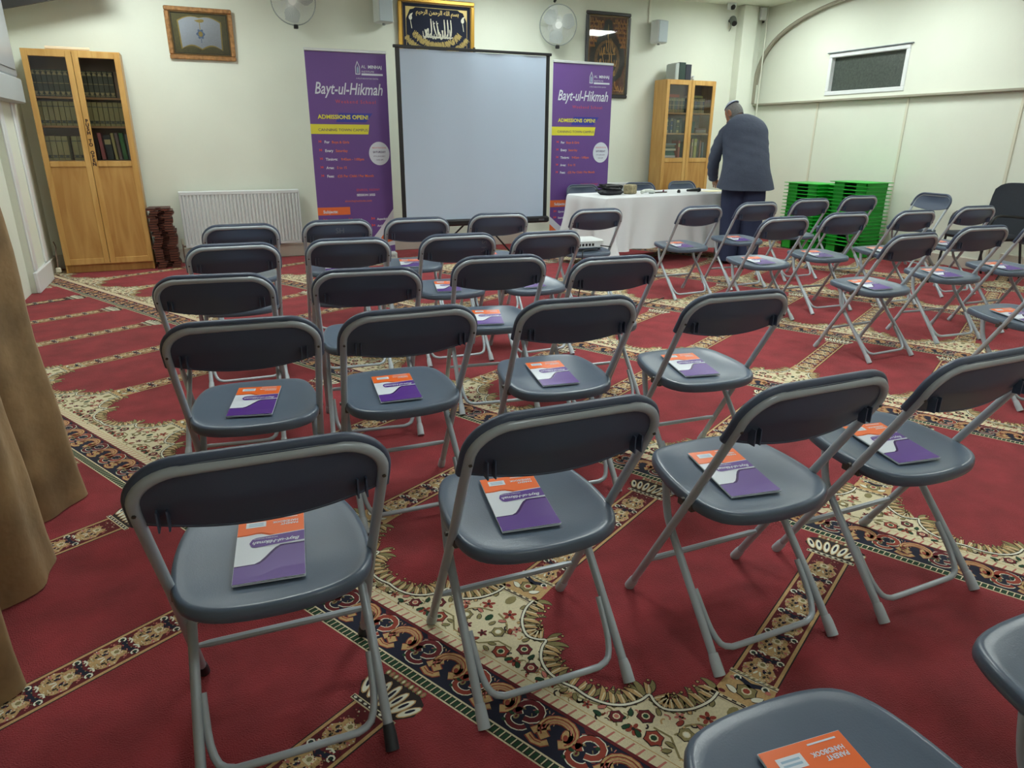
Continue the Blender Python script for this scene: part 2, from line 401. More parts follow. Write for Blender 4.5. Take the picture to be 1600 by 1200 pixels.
# flowers and vines
def flower(x, y, r, c1, c2, l=3):
    ell(x, y, r*1.12, r*1.12, DARK, l, .2, 12, .10); ell(x, y, r, r, c1, l+1, .2, 12, .12)
    ell(x, y, r*.55, r*.55, CREAM, l+2, 0, 8); ell(x, y, r*.38, r*.38, c2, l+3, 0, 7)
def star(x, y, r, c1, rot=0):
    for k in range(5):
        a = rot+k*2*math.pi/5; ell(x+math.cos(a)*r*.55, y+math.sin(a)*r*.55, r*.45, r*.26, c1, 3+(k % 2), a, 7)
    ell(x, y, r*.25, r*.25, DARK, 5, 0, 6)
for sgn in (1, -1):
    def F(x, y): return sgn*x, y
    flower(sgn*.115, .072, .021, RUST, GREEN); flower(sgn*.060, .128, .018, OLIVE, CWHITE); flower(sgn*.215, .074, .017, MAROON, PINK)
    flower(sgn*.160, .118, .019, MAROON, GREEN)
    star(sgn*.165, .066, .020, RUST, .3); star(sgn*.040, .205, .022, RUST, .9); star(sgn*.095, .168, .015, PINK, .2)
    star(sgn*.290, .062, .014, RUST, .5); star(sgn*.028, .098, .015, MAROON, 0)
    for (x, y, a, c) in ((.142,.054,.8,GREEN),(.188,.052,2.2,GREEN),(.245,.052,.3,GREEN),(.19,.095,1.3,GREEN),(.085,.052,2.6,OLIVE),(.066,.078,.2,OLIVE),
                         (.02,.135,1.2,OLIVE),(.03,.165,.4,PINK),(.09,.14,2.0,RUST),(.135,.14,1.0,OLIVE),(.05,.245,1.5,OLIVE),(.265,.07,2.4,PINK),(.32,.055,1.0,OLIVE),(.018,.06,.7,RUST),(.078,.19,.9,TAN)):
        leaf(sgn*x, y, a if sgn > 0 else math.pi-a, .024, .0055, c, 3)
    stroke([(sgn*.0, .055), (sgn*.045, .06), (sgn*.085, .10), (sgn*.13, .10)], .0028, OLIVE, 2)
    stroke(catmull([(sgn*.01, .19), (sgn*.05, .175), (sgn*.075, .14), (sgn*.04, .11)], 3), .0032, OLIVE, 2)
    stroke(catmull([(sgn*.2, .05), (sgn*.235, .085), (sgn*.28, .075), (sgn*.33, .065)], 3), .0022, OLIVE, 2)
ell(0, .26, .014, .022, OLIVE, 3); ell(0, .16, .01, .016, GREEN, 3); ell(hW-.001, .06, .02, .01, TAN, 2)
# scattered small tufts of the floral field, column and scroll band
_r = random.Random(21)
def bnd(x):
    x = abs(x)
    for (xa, ya), (xb, yb) in zip(half, half[1:]):
        if (xa-x)*(xb-x) <= 0 and xa != xb: return min(ya, yb)
    return .08
for k in range(46):
    x = _r.uniform(.01, .335); y = _r.uniform(.05, max(.06, min(.25, bnd(x)-.02))); a = _r.uniform(0, 6.28); m_ = _r.choice((OLIVE, OLIVE, RUST, DARK, PINK, TAN, GREEN)); ln = _r.uniform(.010, .021)
    for sg in (1, -1):
        aa = a if sg > 0 else math.pi-a
        pth = [(sg*x+math.cos(aa+.5*q)*ln*q/3, y+math.sin(aa+.5*q)*ln*q/3) for q in range(4)]
        stroke(pth, .0014 if k % 3 else .0024, m_, 3)
for k in range(60):
    x = _r.uniform(.004, .040); y = _r.uniform(0, .114); m_ = _r.choice((DARK, CREAM, CWHITE, PINK, OLIVE, MAROON))
    for q in range(6):
        n0 = .405+q*.1145+y
        if n0 < 1.09:
            for sg in (1, -1): ell(sg*x, n0, .0026, .0019, m_, 7, 0, 5)
for k in range(40):
    x = _r.uniform(0, CW/4); y = _r.uniform(-.112, -.010); m_ = _r.choice((RUST, PINK, OLIVE, GREEN, TAN)); a = _r.uniform(0, 3)
    for q in range(4): stroke([(-hW+q*CW/4+x, y), (-hW+q*CW/4+x+math.cos(a)*.009, y+math.sin(a)*.009)], .0012, m_, 2)
# column foot
rect(-.072, .285, .072, .300, CREAM, 5); rect(-.070, .288, .070, .292, DARK, 6)
for i in range(6): rect(-.064+i*.023, .2935, -.052+i*.023, .2985, DARK, 6)
tp([(-.068,.300),(.068,.300),(.060,.392),(-.060,.392)], TAN, 3)
flower(0, .346, .024, OLIVE, RUST, 4)
for s_ in (1, -1):
    leaf(s_*.02, .325, .6 if s_ > 0 else math.pi-.6, .032, .008, CWHITE, 5); ell(s_*.045, .372, .008, .006, PINK, 6); ell(s_*.05, .312, .009, .006, MAROON, 6)
rect(-.062, .390, .062, .405, CREAM, 5); rect(-.062, .393, .062, .396, DARK, 6)
for i in range(9): tp([(-.058+i*.013, .397), (-.051+i*.013, .397), (-.047+i*.013, .403), (-.054+i*.013, .403)], OLIVE, 6)
# shaft
rect(-.0600, .40, .0600, 1.10, DARK, 1); rect(-.0565, .40, .0565, 1.10, TAN, 2); rect(-.0475, .405, .0475, 1.095, MAROON, 3)
for k in range(6):
    n0 = .442+k*.1145
    tp([(-.036,n0-.03),(-.02,n0-.046),(.02,n0-.046),(.036,n0-.03),(.043,n0),(.026,n0+.02),(.03,n0+.036),(.012,n0+.044),(0,n0+.034),(-.012,n0+.044),(-.03,n0+.036),(-.026,n0+.02),(-.043,n0)], TAN, 4)
    ell(0, n0+.022, .016, .014, CREAM, 5, 0, 8, .12); ell(0, n0+.022, .007, .007, OLIVE, 6, 0, 6)
    for s_ in (1, -1):
        ell(s_*.012, n0-.002, .0045, .0085, NAVY, 6, s_*.5); ell(s_*.024, n0+.004, .004, .006, DARK, 6); ell(s_*.018, n0-.02, .004, .006, DARK, 6)
        ell(s_*.006, n0-.016, .003, .009, CWHITE, 6, s_*.4); ell(s_*.033, n0-.012, .006, .0045, PINK, 6); ell(s_*.031, n0+.03, .005, .004, PINK, 6)
        tp([(0, n0-.062), (s_*.036, n0-.05), (s_*.046, n0-.064), (s_*.02, n0-.07), (0, n0-.082)], NAVY, 5)
        stroke(arc(s_*.036, n0-.062, .0085, 0, 300, 7), .0022, CWHITE, 6); ell(s_*.036, n0-.062, .0035, .0035, GREEN, 7, 0, 6)
        stroke([(s_*.006, n0-.052), (s_*.016, n0-.044), (s_*.03, n0-.047)], .0026, CWHITE, 6)
# capital
rect(-.074, 1.096, .074, 1.112, CREAM, 4); rect(-.072, 1.099, .072, 1.109, DARK, 5)
for i in range(8): ell(-.063+i*.018, 1.104, .0055, .0035, CWHITE, 6)
tp([(-.060,1.110),(.060,1.110),(.094,1.150),(.088,1.190),(.06,1.205),(-.06,1.205),(-.088,1.190),(-.094,1.150)], DARK, 3)
for i in range(7):
    x = -.072+i*.024; a = math.pi/2-(x*5)
    ell(x*1.05, 1.160-abs(x)*.10, .0118, .042-abs(x)*.12, TAN, 4, -x*7, 12); ell(x*1.05, 1.160-abs(x)*.10, .0088, .038-abs(x)*.12, CWHITE, 5, -x*7, 12); ell(x*1.05, 1.163-abs(x)*.10, .0042, .020-abs(x)*.08, NAVY, 6, -x*7, 8)
for i in range(10):
    x = -.063+i*.014; ell(x, 1.213, .0065, .010, OLIVE, 4, 0, 8); ell(x, 1.213, .0035, .006, PINK if i % 2 else CREAM, 5, 0, 6)
vX, vF, vM = fl.v, fl.f, fl.m
for m_ in (RED, CREAM, TAN, OLIVE, NAVY, MAROON, GREEN, PINK, DARK, CWHITE, RUST): fl.mi(m_)
for kr in range(-3, 8):
    for kc in range(-8, 20):
        cn, cw = CO+kr*CP+.5, CC-kc*CW
        X, Y = nx*cn-ny*cw, ny*cn+nx*cw
        if not (XL-1.1 < X < XR+1.1 and YF-1.1 < Y < YB+1.1): continue
        inner = XL+1 < X < XR-1 and YF+1 < Y < YB-1
        dist = math.hypot(X, Y)
        for pts, m_, l in tile:
            vs_ = []
            ok = True
            for (w_, n_) in pts:
                a, b = CO+kr*CP+n_, CC-(kc*CW+w_)
                x, y = nx*a-ny*b, ny*a+nx*b
                if not inner and not (XL < x < XR and YF < y < YB): ok = False; break
                vs_.append((x, y, LZ*l))
            if not ok:
                if l != 1 and len(pts) < 12: continue
                # clip large shapes against the room
                P = [(nx*(CO+kr*CP+n_)-ny*(CC-(kc*CW+w_)), ny*(CO+kr*CP+n_)+nx*(CC-(kc*CW+w_))) for w_, n_ in pts]
                for ax, lim, sg in ((0, XL, 1), (0, XR, -1), (1, YF, 1), (1, YB, -1)):
                    Q = []
                    for i in range(len(P)):
                        p, q_ = P[i-1], P[i]; dp, dq = sg*(p[ax]-lim), sg*(q_[ax]-lim)
                        if (dp >= 0) != (dq >= 0):
                            t_ = dp/(dp-dq); Q.append((p[0]+(q_[0]-p[0])*t_, p[1]+(q_[1]-p[1])*t_))
                        if dq >= 0: Q.append(q_)
                    P = Q
                    if len(P) < 3: break
                if len(P) < 3: continue
                vs_ = [(x, y, LZ*l) for x, y in P]
            o_ = len(vX); vX += vs_; vF.append(tuple(range(o_, o_+len(vs_)))); vM.append(fl.mi(m_))
flo = fl.build('floor', None, False)
flo['kind'] = 'structure'

# ------------------------------------------------------------------ ceiling lights
lampm = mat('lit_diffuser', (236, 246, 255), .5)
for i, (x, y, hx, hy, s) in enumerate(PANELS):
    pos = ['in front of the left bookcase', 'in front of the projection screen', 'in the far right corner', 'over the left rows of chairs', 'over the middle of the far rows', 'over the far right chairs', 'over the near left chairs', 'over the near right chairs', 'behind the viewer', 'behind the viewer to the right'][i]
    t_ = thing('ceiling_light', 'flat white ceiling light panel '+pos, 'light', (x, y, ZC-.03), 0)
    f = MB()
    for lo, hi in (((-hx-.02,-hy-.02,0),(hx+.02,-hy,.029)), ((-hx-.02,hy,0),(hx+.02,hy+.02,.029)), ((-hx-.02,-hy,0),(-hx,hy,.029)), ((hx,-hy,0),(hx+.02,hy,.029))): f.box(lo, hi, white)
    f.build('frame', t_, False)
    em = bpy.data.materials.new('lit_diffuser_%d' % i); em.use_nodes = True; b = em.node_tree.nodes['Principled BSDF']
    b.inputs['Base Color'].default_value = (.8,.8,.8,1); b.inputs['Emission Color'].default_value = (.92, 1.0, .955, 1); b.inputs['Emission Strength'].default_value = s
    MB().box((-hx,-hy,.008),(hx,hy,.014), em).build('diffuser', t_, False)

# ------------------------------------------------------------------ folding chair
def tz(z): return .418-.575*z if z < .69 else .0213-.42*(z-.69)
def make_chair(name, label):
    t_ = thing(name, label, 'chair')
    # seat
    o = [(0,.042),(.07,.046),(.13,.060),(.175,.088),(.200,.135),(.207,.20),(.204,.27),(.192,.34),(.172,.395),(.14,.432),(.08,.449),(0,.453)]
    out = catmull(o+[(-x, y) for x, y in o[-2:0:-1]], 3, True)
    cy = .25
    def zz(y): return .437+.07*(y-.25)
    rows = []
    for k, (sc, dz) in enumerate(((.02,-.013),(.25,-.0125),(.5,-.0105),(.72,-.006),(.86,-.001),(.94,.0025),(.985,.002),(1.0,-.003),(1.008,-.012),(1.004,-.024),(.985,-.030),(.965,-.026),(.93,-.010),(.7,-.016),(.3,-.02),(.02,-.02))):
        r_ = []
        for x, y in out:
            X_, Y_ = x*sc, cy+(y-cy)*sc
            r_.append((X_, Y_, zz(Y_)+dz-.010*(Y_ > .36)*((Y_-.36)/.09)**2))
        rows.append(r_)
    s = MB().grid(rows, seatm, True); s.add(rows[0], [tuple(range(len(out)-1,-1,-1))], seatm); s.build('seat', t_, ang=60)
    # backrest shell
    b = MB(); NU, NV = 25, 10
    def top(u): x = abs(u)*.219; return .777-(.0 if x < .125 else .088*(1-math.sqrt(max(0, 1-((x-.125)/.0945)**2))))
    def bot(u): return .620+.030*abs(u)**2.2
    F_, B_ = [], []
    for j in range(NV+1):
        v = j/NV; rf, rb = [], []
        for i in range(NU):
            u = -1+2*i/(NU-1); z = top(u)+(bot(u)-top(u))*v
            bul = .028*(1-u*u)**1.2*min(1, (.79-z)/.09)
            y = tz(z)-bul+.004
            rf.append((u*.219, y+.004, z)); rb.append((u*.219, y-.003, z))
        F_.append(rf); B_.append(rb)
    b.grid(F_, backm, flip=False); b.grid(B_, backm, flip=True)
    edge = [B_[0][i] for i in range(NU)]+[B_[j][-1] for j in range(1, NV+1)]+[B_[-1][i] for i in range(NU-2, -1, -1)]+[B_[j][0] for j in range(NV-1, 0, -1)]
    edge2 = [F_[0][i] for i in range(NU)]+[F_[j][-1] for j in range(1, NV+1)]+[F_[-1][i] for i in range(NU-2, -1, -1)]+[F_[j][0] for j in range(NV-1, 0, -1)]
    b.grid([edge, edge2], backm, closed=True)
    # moulded rim that hooks over the steel tube
    rim = []
    for k in range(5): z = .645+k*.012; rim.append((-.2235, tz(z)+.012, z))
    for i in range(11):
        a = math.pi-(math.pi/2)*i/10; rim.append((-.130+.0935*math.cos(a), tz(.695+.085*math.sin(a))+.012, .695+.085*math.sin(a)))
    rim = rim+[(-x, y, z) for x, y, z in rim[::-1]]
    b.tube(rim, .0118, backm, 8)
    low = [(B_[-1][i][0], B_[-1][i][1]+.003, B_[-1][i][2]) for i in range(NU)]
    b.tube(low, .0045, backm, 6)
    for sx in (-1, 1):
        for dx in (.165, .182):
            z = .672; b.box((sx*dx-.0015, tz(z)-.026, z-.028), (sx*dx+.0015, tz(z)-.004, z+.012), backm)
    b.build('backrest', t_, ang=50)
    # steel tube: front feet, sides and arch in one bend
    side = [(-.204, tz(.012), .012), (-.206, tz(.2), .2), (-.208, tz(.42), .42), (-.214, tz(.58), .58), (-.2165, tz(.66), .66), (-.217, tz(.689), .689)]
    for i in range(1, 10):
        a = math.pi-(math.pi/2)*i/10; side.append((-.130+.087*math.cos(a), tz(.692+.075*math.sin(a)), .692+.075*math.sin(a)))
    side.append((-.10, tz(.767), .767))
    path = side+[(-x, y, z) for x, y, z in side[::-1]]
    f = MB().tube(path, .0115, metm, 10); fo = f.build('frame', t_, ang=60)
    for sx in (-1, 1):
        MB().tube([(sx*.204, tz(.001)+.001, .001), (sx*.204, tz(.03), .03), (sx*.204, tz(.042), .042)], [.0150, .0145, .0125], capm, 10).build('foot_cap', fo, ang=60)
    st = MB().tube([(-.2, tz(.147), .147), (-.17, tz(.147), .147), (.17, tz(.147), .147), (.2, tz(.147), .147)], [.006, .009, .009, .006], metm, 8); st.build('stretcher', t_)
    for sx in (-1, 1):
        lg = MB().tube(catmull([(sx*.188,.305,.412), (sx*.188,.292,.345), (sx*.189,.270,.298), (sx*.191,.2,.219), (sx*.194,.1,.110), (sx*.196,.012,.012)], 3), .0112, metm, 10)
        lo = lg.build('leg', t_, ang=60)
        MB().tube([(sx*.196,.002,.001), (sx*.196,.026,.030), (sx*.195,.038,.044)], [.0155, .0145, .0125], capm, 10).build('foot_cap', lo, ang=60)
    h = [(.180,.150,.162), (.178,.115,.122), (.174,.080,.082), (.160,.052,.052), (.135,.042,.042), (.10,.040,.040)]
    MB().tube(catmull([(-x,y,z) for x,y,z in h]+h[::-1], 2), .0085, metm, 8).build('stretcher', t_, ang=60)
    for sx in (-1, 1):
        br = MB().bbox((sx*.200-.008, .165, .392), (sx*.200+.008, .225, .424), .002, boltm); br.build('hinge_bracket', t_)
        MB().tube([(sx*.213, .192, .421), (sx*.222, .192, .421)], .006, boltm, 8).build('bolt', t_)
        MB().tube([(sx*.217, tz(.686), .686), (sx*.217, tz(.686)-.0125, .680)], .004, boltm, 6).build('bolt', t_)
    return t_

# handbook -----------------------------------------------------------------
def make_handbook(name, label):
    w_, h_ = .147, .238; b = MB()
    def zz(v): return .0035+.003*math.sin(math.pi*v)*0+.0055*max(0, 1-v*5)**2
    def fn(l):
        return lambda x, y: ((x-.5)*w_, (y-.5)*h_, .0045+l*.00022+.004*max(0, .12-y)**1.5*8*(.3+x))
    b.box((-w_/2, -h_/2, 0), (w_/2, h_/2, .003), pwhite)
    for i in range(12):
        y0, y1 = i/12, (i+1)/12; f0 = fn(0); b.add([f0(0,y0), f0(1,y0), f0(1,y1), f0(0,y1)], [(0,1,2,3)], pwhite)
    def strip(top, bot_, m, l, x0=0, x1=1, n=14):
        f_ = fn(l)
        for i in range(n):
            xa, xb = x0+(x1-x0)*i/n, x0+(x1-x0)*(i+1)/n
            ta, tb, ba, bb = top(xa), top(xb), bot_(xa), bot_(xb)
            if ta > ba or tb > bb:
                for k in range(3):
                    a0, a1 = ba+(ta-ba)*k/3, ba+(ta-ba)*(k+1)/3; b0, b1 = bb+(tb-bb)*k/3, bb+(tb-bb)*(k+1)/3
                    b.add([f_(xa,a0), f_(xb,b0), f_(xb,b1), f_(xa,a1)], [(0,1,2,3)], m)
    sm = lambda x, a, c: (lambda t: t*t*(3-2*t))(max(0, min(1, (x-a)/(c-a))))
    strip(lambda x: .997, lambda x: .72-.02*x+.02*sm(x,.1,.35)-.055*sm(x,.3,.55), dorange, 1, .003, .997)
    strip(lambda x: .997, lambda x: .735-.02*x+.025*sm(x,.1,.35)-.058*sm(x,.32,.58), orange, 2, .003, .997)
    strip(lambda x: .26+.012*x+.245*sm(x,.28,.66), lambda x: .004, dpurple, 1, .004, .997)
    strip(lambda x: .245+.012*x+.235*sm(x,.32,.68), lambda x: .004, purple, 2, .004, .997)
    # pill-shaped band
    def pt(x): return .575+.045*x+(.075 if x > .30 else .075*math.sqrt(max(0, 1-((.30-x)/.11)**2)))
    def pb(x): return .575+.045*x-(.078 if x > .30 else .078*math.sqrt(max(0, 1-((.30-x)/.11)**2)))
    strip(lambda x: pt(x)+.012, lambda x: pb(x)-.012, pwhite, 3, .45, .997)
    strip(pt, pb, purple, 4, .19, .997, 22)
    f5 = fn(5)
    b.flat([(.12,.84),(.42,.84),(.42,.93),(.12,.93)], pwhite, f5)
    b.flat([(.16,.862),(.38,.862),(.38,.878),(.16,.878)], pblue, fn(6)); b.flat([(.16,.892),(.38,.892),(.38,.908),(.16,.908)], pblue, fn(6))
    b.flat([(.55,.955),(.90,.955),(.90,.967),(.55,.967)], pwhite, f5)
    def T(txt, x, y, sz, sh=0, xs=1, ls=5, bold=0):
        f_ = fn(ls); text_polys(txt, sz, lambda a, c: f_(x-a/w_, y-c/h_), pwhite, b, 'LEFT', sh, xs, bold)
    T('PARENT', .91, .862, .0108, 0, 1, 5, .0003); T('HANDBOOK', .91, .906, .0108, 0, .92, 5, .0003)
    T('Bayt-ul-Hikmah', .93, .598, .0165, .35, .98, 6, .0003); T('MODERN SCHOOL', .60, .650, .0062, 0, 1, 6)
    o_ = b.build(name, None, False); return tag(o_, label, 'booklet')

ORD = ['first', 'second', 'third', 'fourth', 'fifth', 'sixth', 'seventh', 'eighth', 'ninth']
ROWS = [
 [(.043,1.19,-2.2),(.646,1.15,-1.4),(1.264,1.069,-.5),(1.835,1.047,0)],
 [(.068,2.15,-5.5),(.577,2.098,-1.5),(1.16,2.03,-5.0),(1.746,1.896,-3.6),(3.92,1.93,-2)],
 [(.011,2.953,-8.0),(.61,2.87,-7.5),(1.261,2.973,-8.5),(1.756,2.748,-4.8),(3.888,2.824,1.7),(4.689,2.93,-5.5),(5.40,2.95,-3)],
 [(.129,3.835,-2.2),(.721,3.83,-4.7),(1.346,3.79,-3.1),(1.877,3.701,.7),(3.873,3.835,-.8),(4.563,3.908,-2.9),(5.261,3.85,-1.4),(6.138,3.937,-4.3)],
 [(.219,4.718,-2.2),(.832,4.761,-2.5),(1.371,4.706,-3.0),(2.024,4.8,-5.9),(2.895,4.841,-2.6),(3.855,4.761,1.3),(4.588,4.897,-1.3),(5.374,5.033,-1.8),(6.16,5.151,-5)],
]
proto = bookp = None
MARKS = {}
chairs = {}
def put(x, y, deg, label, group='rows of grey folding chairs'):
    global proto
    if proto is None:
        proto = make_chair('folding_chair', label); proto.location = (x, y, .003); proto.rotation_euler = (0,0,R(deg)); proto['group'] = group; return proto
    return dup(proto, (x, y, .003), R(deg), label, group)
def put_book(x, y, deg, label, dx=0, dy=0, da=-5, z=.4295):
    global bookp
    c, s = math.cos(R(deg)), math.sin(R(deg)); lx, ly = dx, .247+dy
    loc = (x+c*lx-s*ly, y+s*lx+c*ly, z+.0060)
    rot = (R(3.8), 0, R(deg+da))
    if bookp is None:
        bookp = make_handbook('handbook', label); bookp['group'] = 'handbooks laid on the seats'; bookp.location = loc; bookp.rotation_euler = rot; return
    dup(bookp, loc, 0, label, 'handbooks laid on the seats', rot)
for ri, row in enumerate(ROWS):
    for ci, (x, y, dg) in enumerate(row):
        w1 = ORD[ci]+' from the left'; rw = ORD[ri]
        chairs[ri, ci] = put(x, y, dg, 'grey folding chair, %s in the %s full row from the viewer' % (w1, rw))
        if (ri, ci) != (4, 4):
            put_book(x, y, dg, 'orange and purple handbook on seat %s in the %s full row' % (w1, rw), random.uniform(-.012,.008), random.uniform(-.012,.012), -6+random.uniform(-3,3))
# two seats at the bottom right edge, nearest the viewer
put(.70, .185, -2, 'grey folding chair cut off by the bottom edge, only its seat showing')
put_book(.70, .185, -2, 'orange and purple handbook cut off by the bottom edge of the photo', 0, 0, -4)
put(1.32, .155, -1, 'grey folding chair in the bottom right corner, only seat and one leg showing')
put_book(1.32, .155, -1, 'orange and purple handbook at the lower right edge, mostly out of frame', .02, -.01, -8)
# chairs behind the table and by the wall
put(4.33, 7.66, 182, 'grey folding chair behind the left end of the white table', 'folding chairs behind the table')
put(5.28, 7.84, 176, 'grey folding chair behind the middle of the white table', 'folding chairs behind the table')
put(6.02, 7.93, 182, 'grey folding chair behind the right end of the white table', 'folding chairs behind the table')
put(7.22, 5.12, 84, 'grey folding chair turned towards the room against the right wall', 'folding chair by the wall')
# black rubber caps of the nearest left chair, lettering on two chair backs
c0 = chairs[0, 0]
for ch in c0.children:
    for g_ in ch.children:
        if ch.name.startswith('leg') or True:
            g_.data = g_.data.copy(); g_.data.materials[0] = capd; g_['label'] = 'black rubber foot cap'
chalk = mat('faint_chalk', (110, 116, 128), .8)
def mark(ch, rot):
    b = MB()
    def fn(a, c):
        if rot: lx, z = .135+c, .745-a
        else: lx, z = -.02+a, .70+c
        return (lx, tz(z)-.028*(1-(lx/.214)**2)**1.2*min(1, (.79-z)/.09)-.0006+.0005, z)
    text_polys('S H' if rot else 'SH', .05, fn, chalk, b, 'LEFT')
    b.build('lettering', ch, False)['label'] = 'faint hand-drawn SH letters'
mark(chairs[4, 1], False); mark(chairs[3, 2], True)

# projector on the seat of the fifth chair, far row
def place_local(t_, x, y, deg): t_.location = (x, y, 0); t_.rotation_euler = (0,0,R(deg))
pj = thing('projector', 'white projector with cables on the seat of a folding chair', 'projector', (2.905, 5.12, .4385), R(-4))
b = MB().bbox((-.16,-.11,.012), (.16,.12,.085), .012, white); b.build('body', pj)
b = MB()
for i in range(7): b.box((-.13+i*.03,-.1125,.035), (-.112+i*.03,-.1095,.055), black)
b.build('port', pj, False)
b = MB().lathe([(.03,0),(.03,.012),(.022,.014)], black, 16, Matrix.Translation((.09,.12,.05)) @ Matrix.Rotation(R(-90),4,'X')); b.build('lens', pj)
for sx in (-.13, .13): MB().lathe([(.012,0),(.01,.013)], black, 10, Matrix.Translation((sx,-.08,0))).build('foot', pj)
cb = MB().tube(catmull([(3.02,4.995,.475),(3.10,4.96,.464),(3.08,5.12,.453),(2.96,4.97,.452),(2.83,4.93,.45),(2.79,4.885,.42),(2.775,4.87,.2),(2.80,4.86,.015),(3.2,4.7,.012),(3.6,4.85,.012)], 8), .0045, black, 6)
tag(cb.build('power_cable'), 'black cable trailing from the projector down to the carpet', 'cable')

# ------------------------------------------------------------------ bookcases
def bookcase(loc, label, push):
    t_ = thing('bookcase', label, 'bookcase', loc)
    W_, D_, H_ = .80, .28, 2.06
    b = MB()
    b.box((0, .02, 0), (.018, D_, H_), oak); b.box((W_-.018, .02, 0), (W_, D_, H_), oak)
    b.box((.018, .02, H_-.02), (W_-.018, D_, H_), oak); b.box((.018, D_-.008, 0), (W_-.018, D_-.001, H_-.02), mat('bookcase_back', (120, 98, 84), .7))
    b.box((.018, .035, .0), (W_-.018, .05, .075), oakd); b.box((.018, .02, .075), (W_-.018, D_-.008, .093), oak)
    b.build('carcass', t_, False)
    for z in (1.085, 1.40, 1.657): MB().box((.018,.022,z-.018), (W_-.018,D_-.008,z), oaks).build('shelf', t_, False)
    for k in (0, 1):
        x0, x1 = (.002, W_/2-.002) if k == 0 else (W_/2+.002, W_-.002)
        d = MB(); fr = .05
        d.bbox((x0,0,.08),(x0+fr,.019,H_-.003),.003,oak); d.bbox((x1-fr,0,.08),(x1,.019,H_-.003),.003,oak)
        for z0, z1 in ((.08,.14),(1.025,1.078),(H_-.063,H_-.003)): d.bbox((x0+fr,0,z0),(x1-fr,.019,z1),.003,oak)
        do = d.build('door', t_)
        MB().box((x0+fr,.007,.14),(x1-fr,.014,1.025),oakd).build('door_panel', do, False)
        MB().box((x0+fr,.008,1.078),(x1-fr,.011,H_-.063),glz).build('glass_pane', do, False)
        if push and k == 1:
            b = MB(); word = 'PUSH TO OPEN'
            for i, ch in enumerate(word):
                if ch == ' ': continue
                z = 1.43-i*.036
                text_polys(ch, .042, lambda a, c, z=z: (x0+.024+a, -.0012, z+c), mat('lettering_brown',(48,24,14),.5), b, 'CENTER', bold=.0022)
            b.build('lettering', do, False)
    return t_
BLX, BLY = -1.31, 8.10
bookcase((BLX, BLY, .003), 'tall oak bookcase with glazed doors and PUSH TO OPEN lettering, left corner', True)
BRX, BRY = 5.79, 8.10
bookcase((BRX, BRY, .003), 'tall oak bookcase with glazed doors behind the table and standing man', False)

bm = {}
def bcol(n, c): bm[n] = mat('book_'+n, c, .55); return bm[n]
DG = bcol('dark_green', (92, 100, 84)); OL = bcol('olive', (172, 168, 112)); GL = bcol('gilt', (196, 188, 136)); PG = mat('page_edges', (214, 206, 184), .8)
def book(x, y, z, w_, d, h, m, label, group, style=0, lean=0, flat=False):
    b = MB(); t = .0025
    b.box((0,0,0),(t,d,h),m); b.box((w_-t,0,0),(w_,d,h),m); b.box((0,0,0),(w_,t,h),m); b.box((t,t,.003),(w_-t,d-.003,h-.003),PG)
    if style == 1:
        for zz in (.06, .18, .5, .82, .94): b.box((.003,-.0012,h*zz-.003),(w_-.003,0,h*zz+.003),GL)
        b.lathe([(w_*.32,0),(w_*.2,.0012)], GL, 10, Matrix.Translation((w_/2,0,h*.86)) @ Matrix.Rotation(R(90),4,'X'))
        b.lathe([(w_*.32,0),(w_*.2,.0012)], GL, 10, Matrix.Translation((w_/2,0,h*.14)) @ Matrix.Rotation(R(90),4,'X'))
    if style == 2:
        for zz in (.12, .20, .8): b.box((.002,-.0012,h*zz-.004),(w_-.002,0,h*zz+.004),DG)
        b.lathe([(w_*.3,0),(w_*.3,.0012)], DG, 8, Matrix.Translation((w_/2,0,h*.16)) @ Matrix.Rotation(R(90),4,'X'))
    if style == 3:
        b.box((.003,-.0012,h*.62),(w_-.003,0,h*.82),GL)
    o = b.build('book', None, False)
    if flat: o.rotation_euler = (0, R(90), 0); o.location = (x, y, z+w_)
    else: o.rotation_euler = (0, R(lean), 0); o.location = (x, y, z)
    return tag(o, label, 'book', group)
z1, z2, z3 = BLX, 0, 0
def rowof(x0, n, w_, y, z, h, m, label, group, style, jit=.004):
    for i in range(n):
        book(x0+i*(w_+.0015), y+random.uniform(0, jit), z, w_, .18, h+random.uniform(-jit, jit)*.3, m, label, group, style)
rowof(BLX+.03, 8, .0425, 8.16, 1.6605, .235, DG, 'dark green gilt volume on the top shelf, left door of left bookcase', 'gilt volumes, top shelf left', 1)
rowof(BLX+.40, 7, .0425, 8.16, 1.6605, .235, DG, 'dark green gilt volume on the top shelf, right door of left bookcase', 'gilt volumes, top shelf right', 1)
book(BLX+.715, 8.16, 1.6605, .03, .17, .235, bcol('pale_brown', (158, 140, 122)), 'plain pale brown book ending the top shelf of the left bookcase', None)
rowof(BLX+.03, 8, .0435, 8.16, 1.4035, .215, OL, 'olive volume on the middle shelf, left door of left bookcase', 'olive volumes, middle shelf left', 2)
book(BLX+.408, 8.16, 1.4035, .026, .17, .21, bcol('silver', (176, 178, 166)), 'silver-spined book on the middle shelf of the left bookcase', None)
rowof(BLX+.44, 7, .0435, 8.16, 1.4035, .215, OL, 'olive volume on the middle shelf, right door of left bookcase', 'olive volumes, middle shelf right', 2)
rowof(BLX+.03, 4, .0485, 8.16, 1.0885, .22, OL, 'olive volume at the left of the lower shelf, left bookcase', 'olive volumes, lower shelf left', 2)
rowof(BLX+.26, 2, .0485, 8.16, 1.0885, .22, OL, 'olive volume right of the gap on the lower shelf, left bookcase', 'olive volumes right of the gap', 2)
xx = BLX+.455
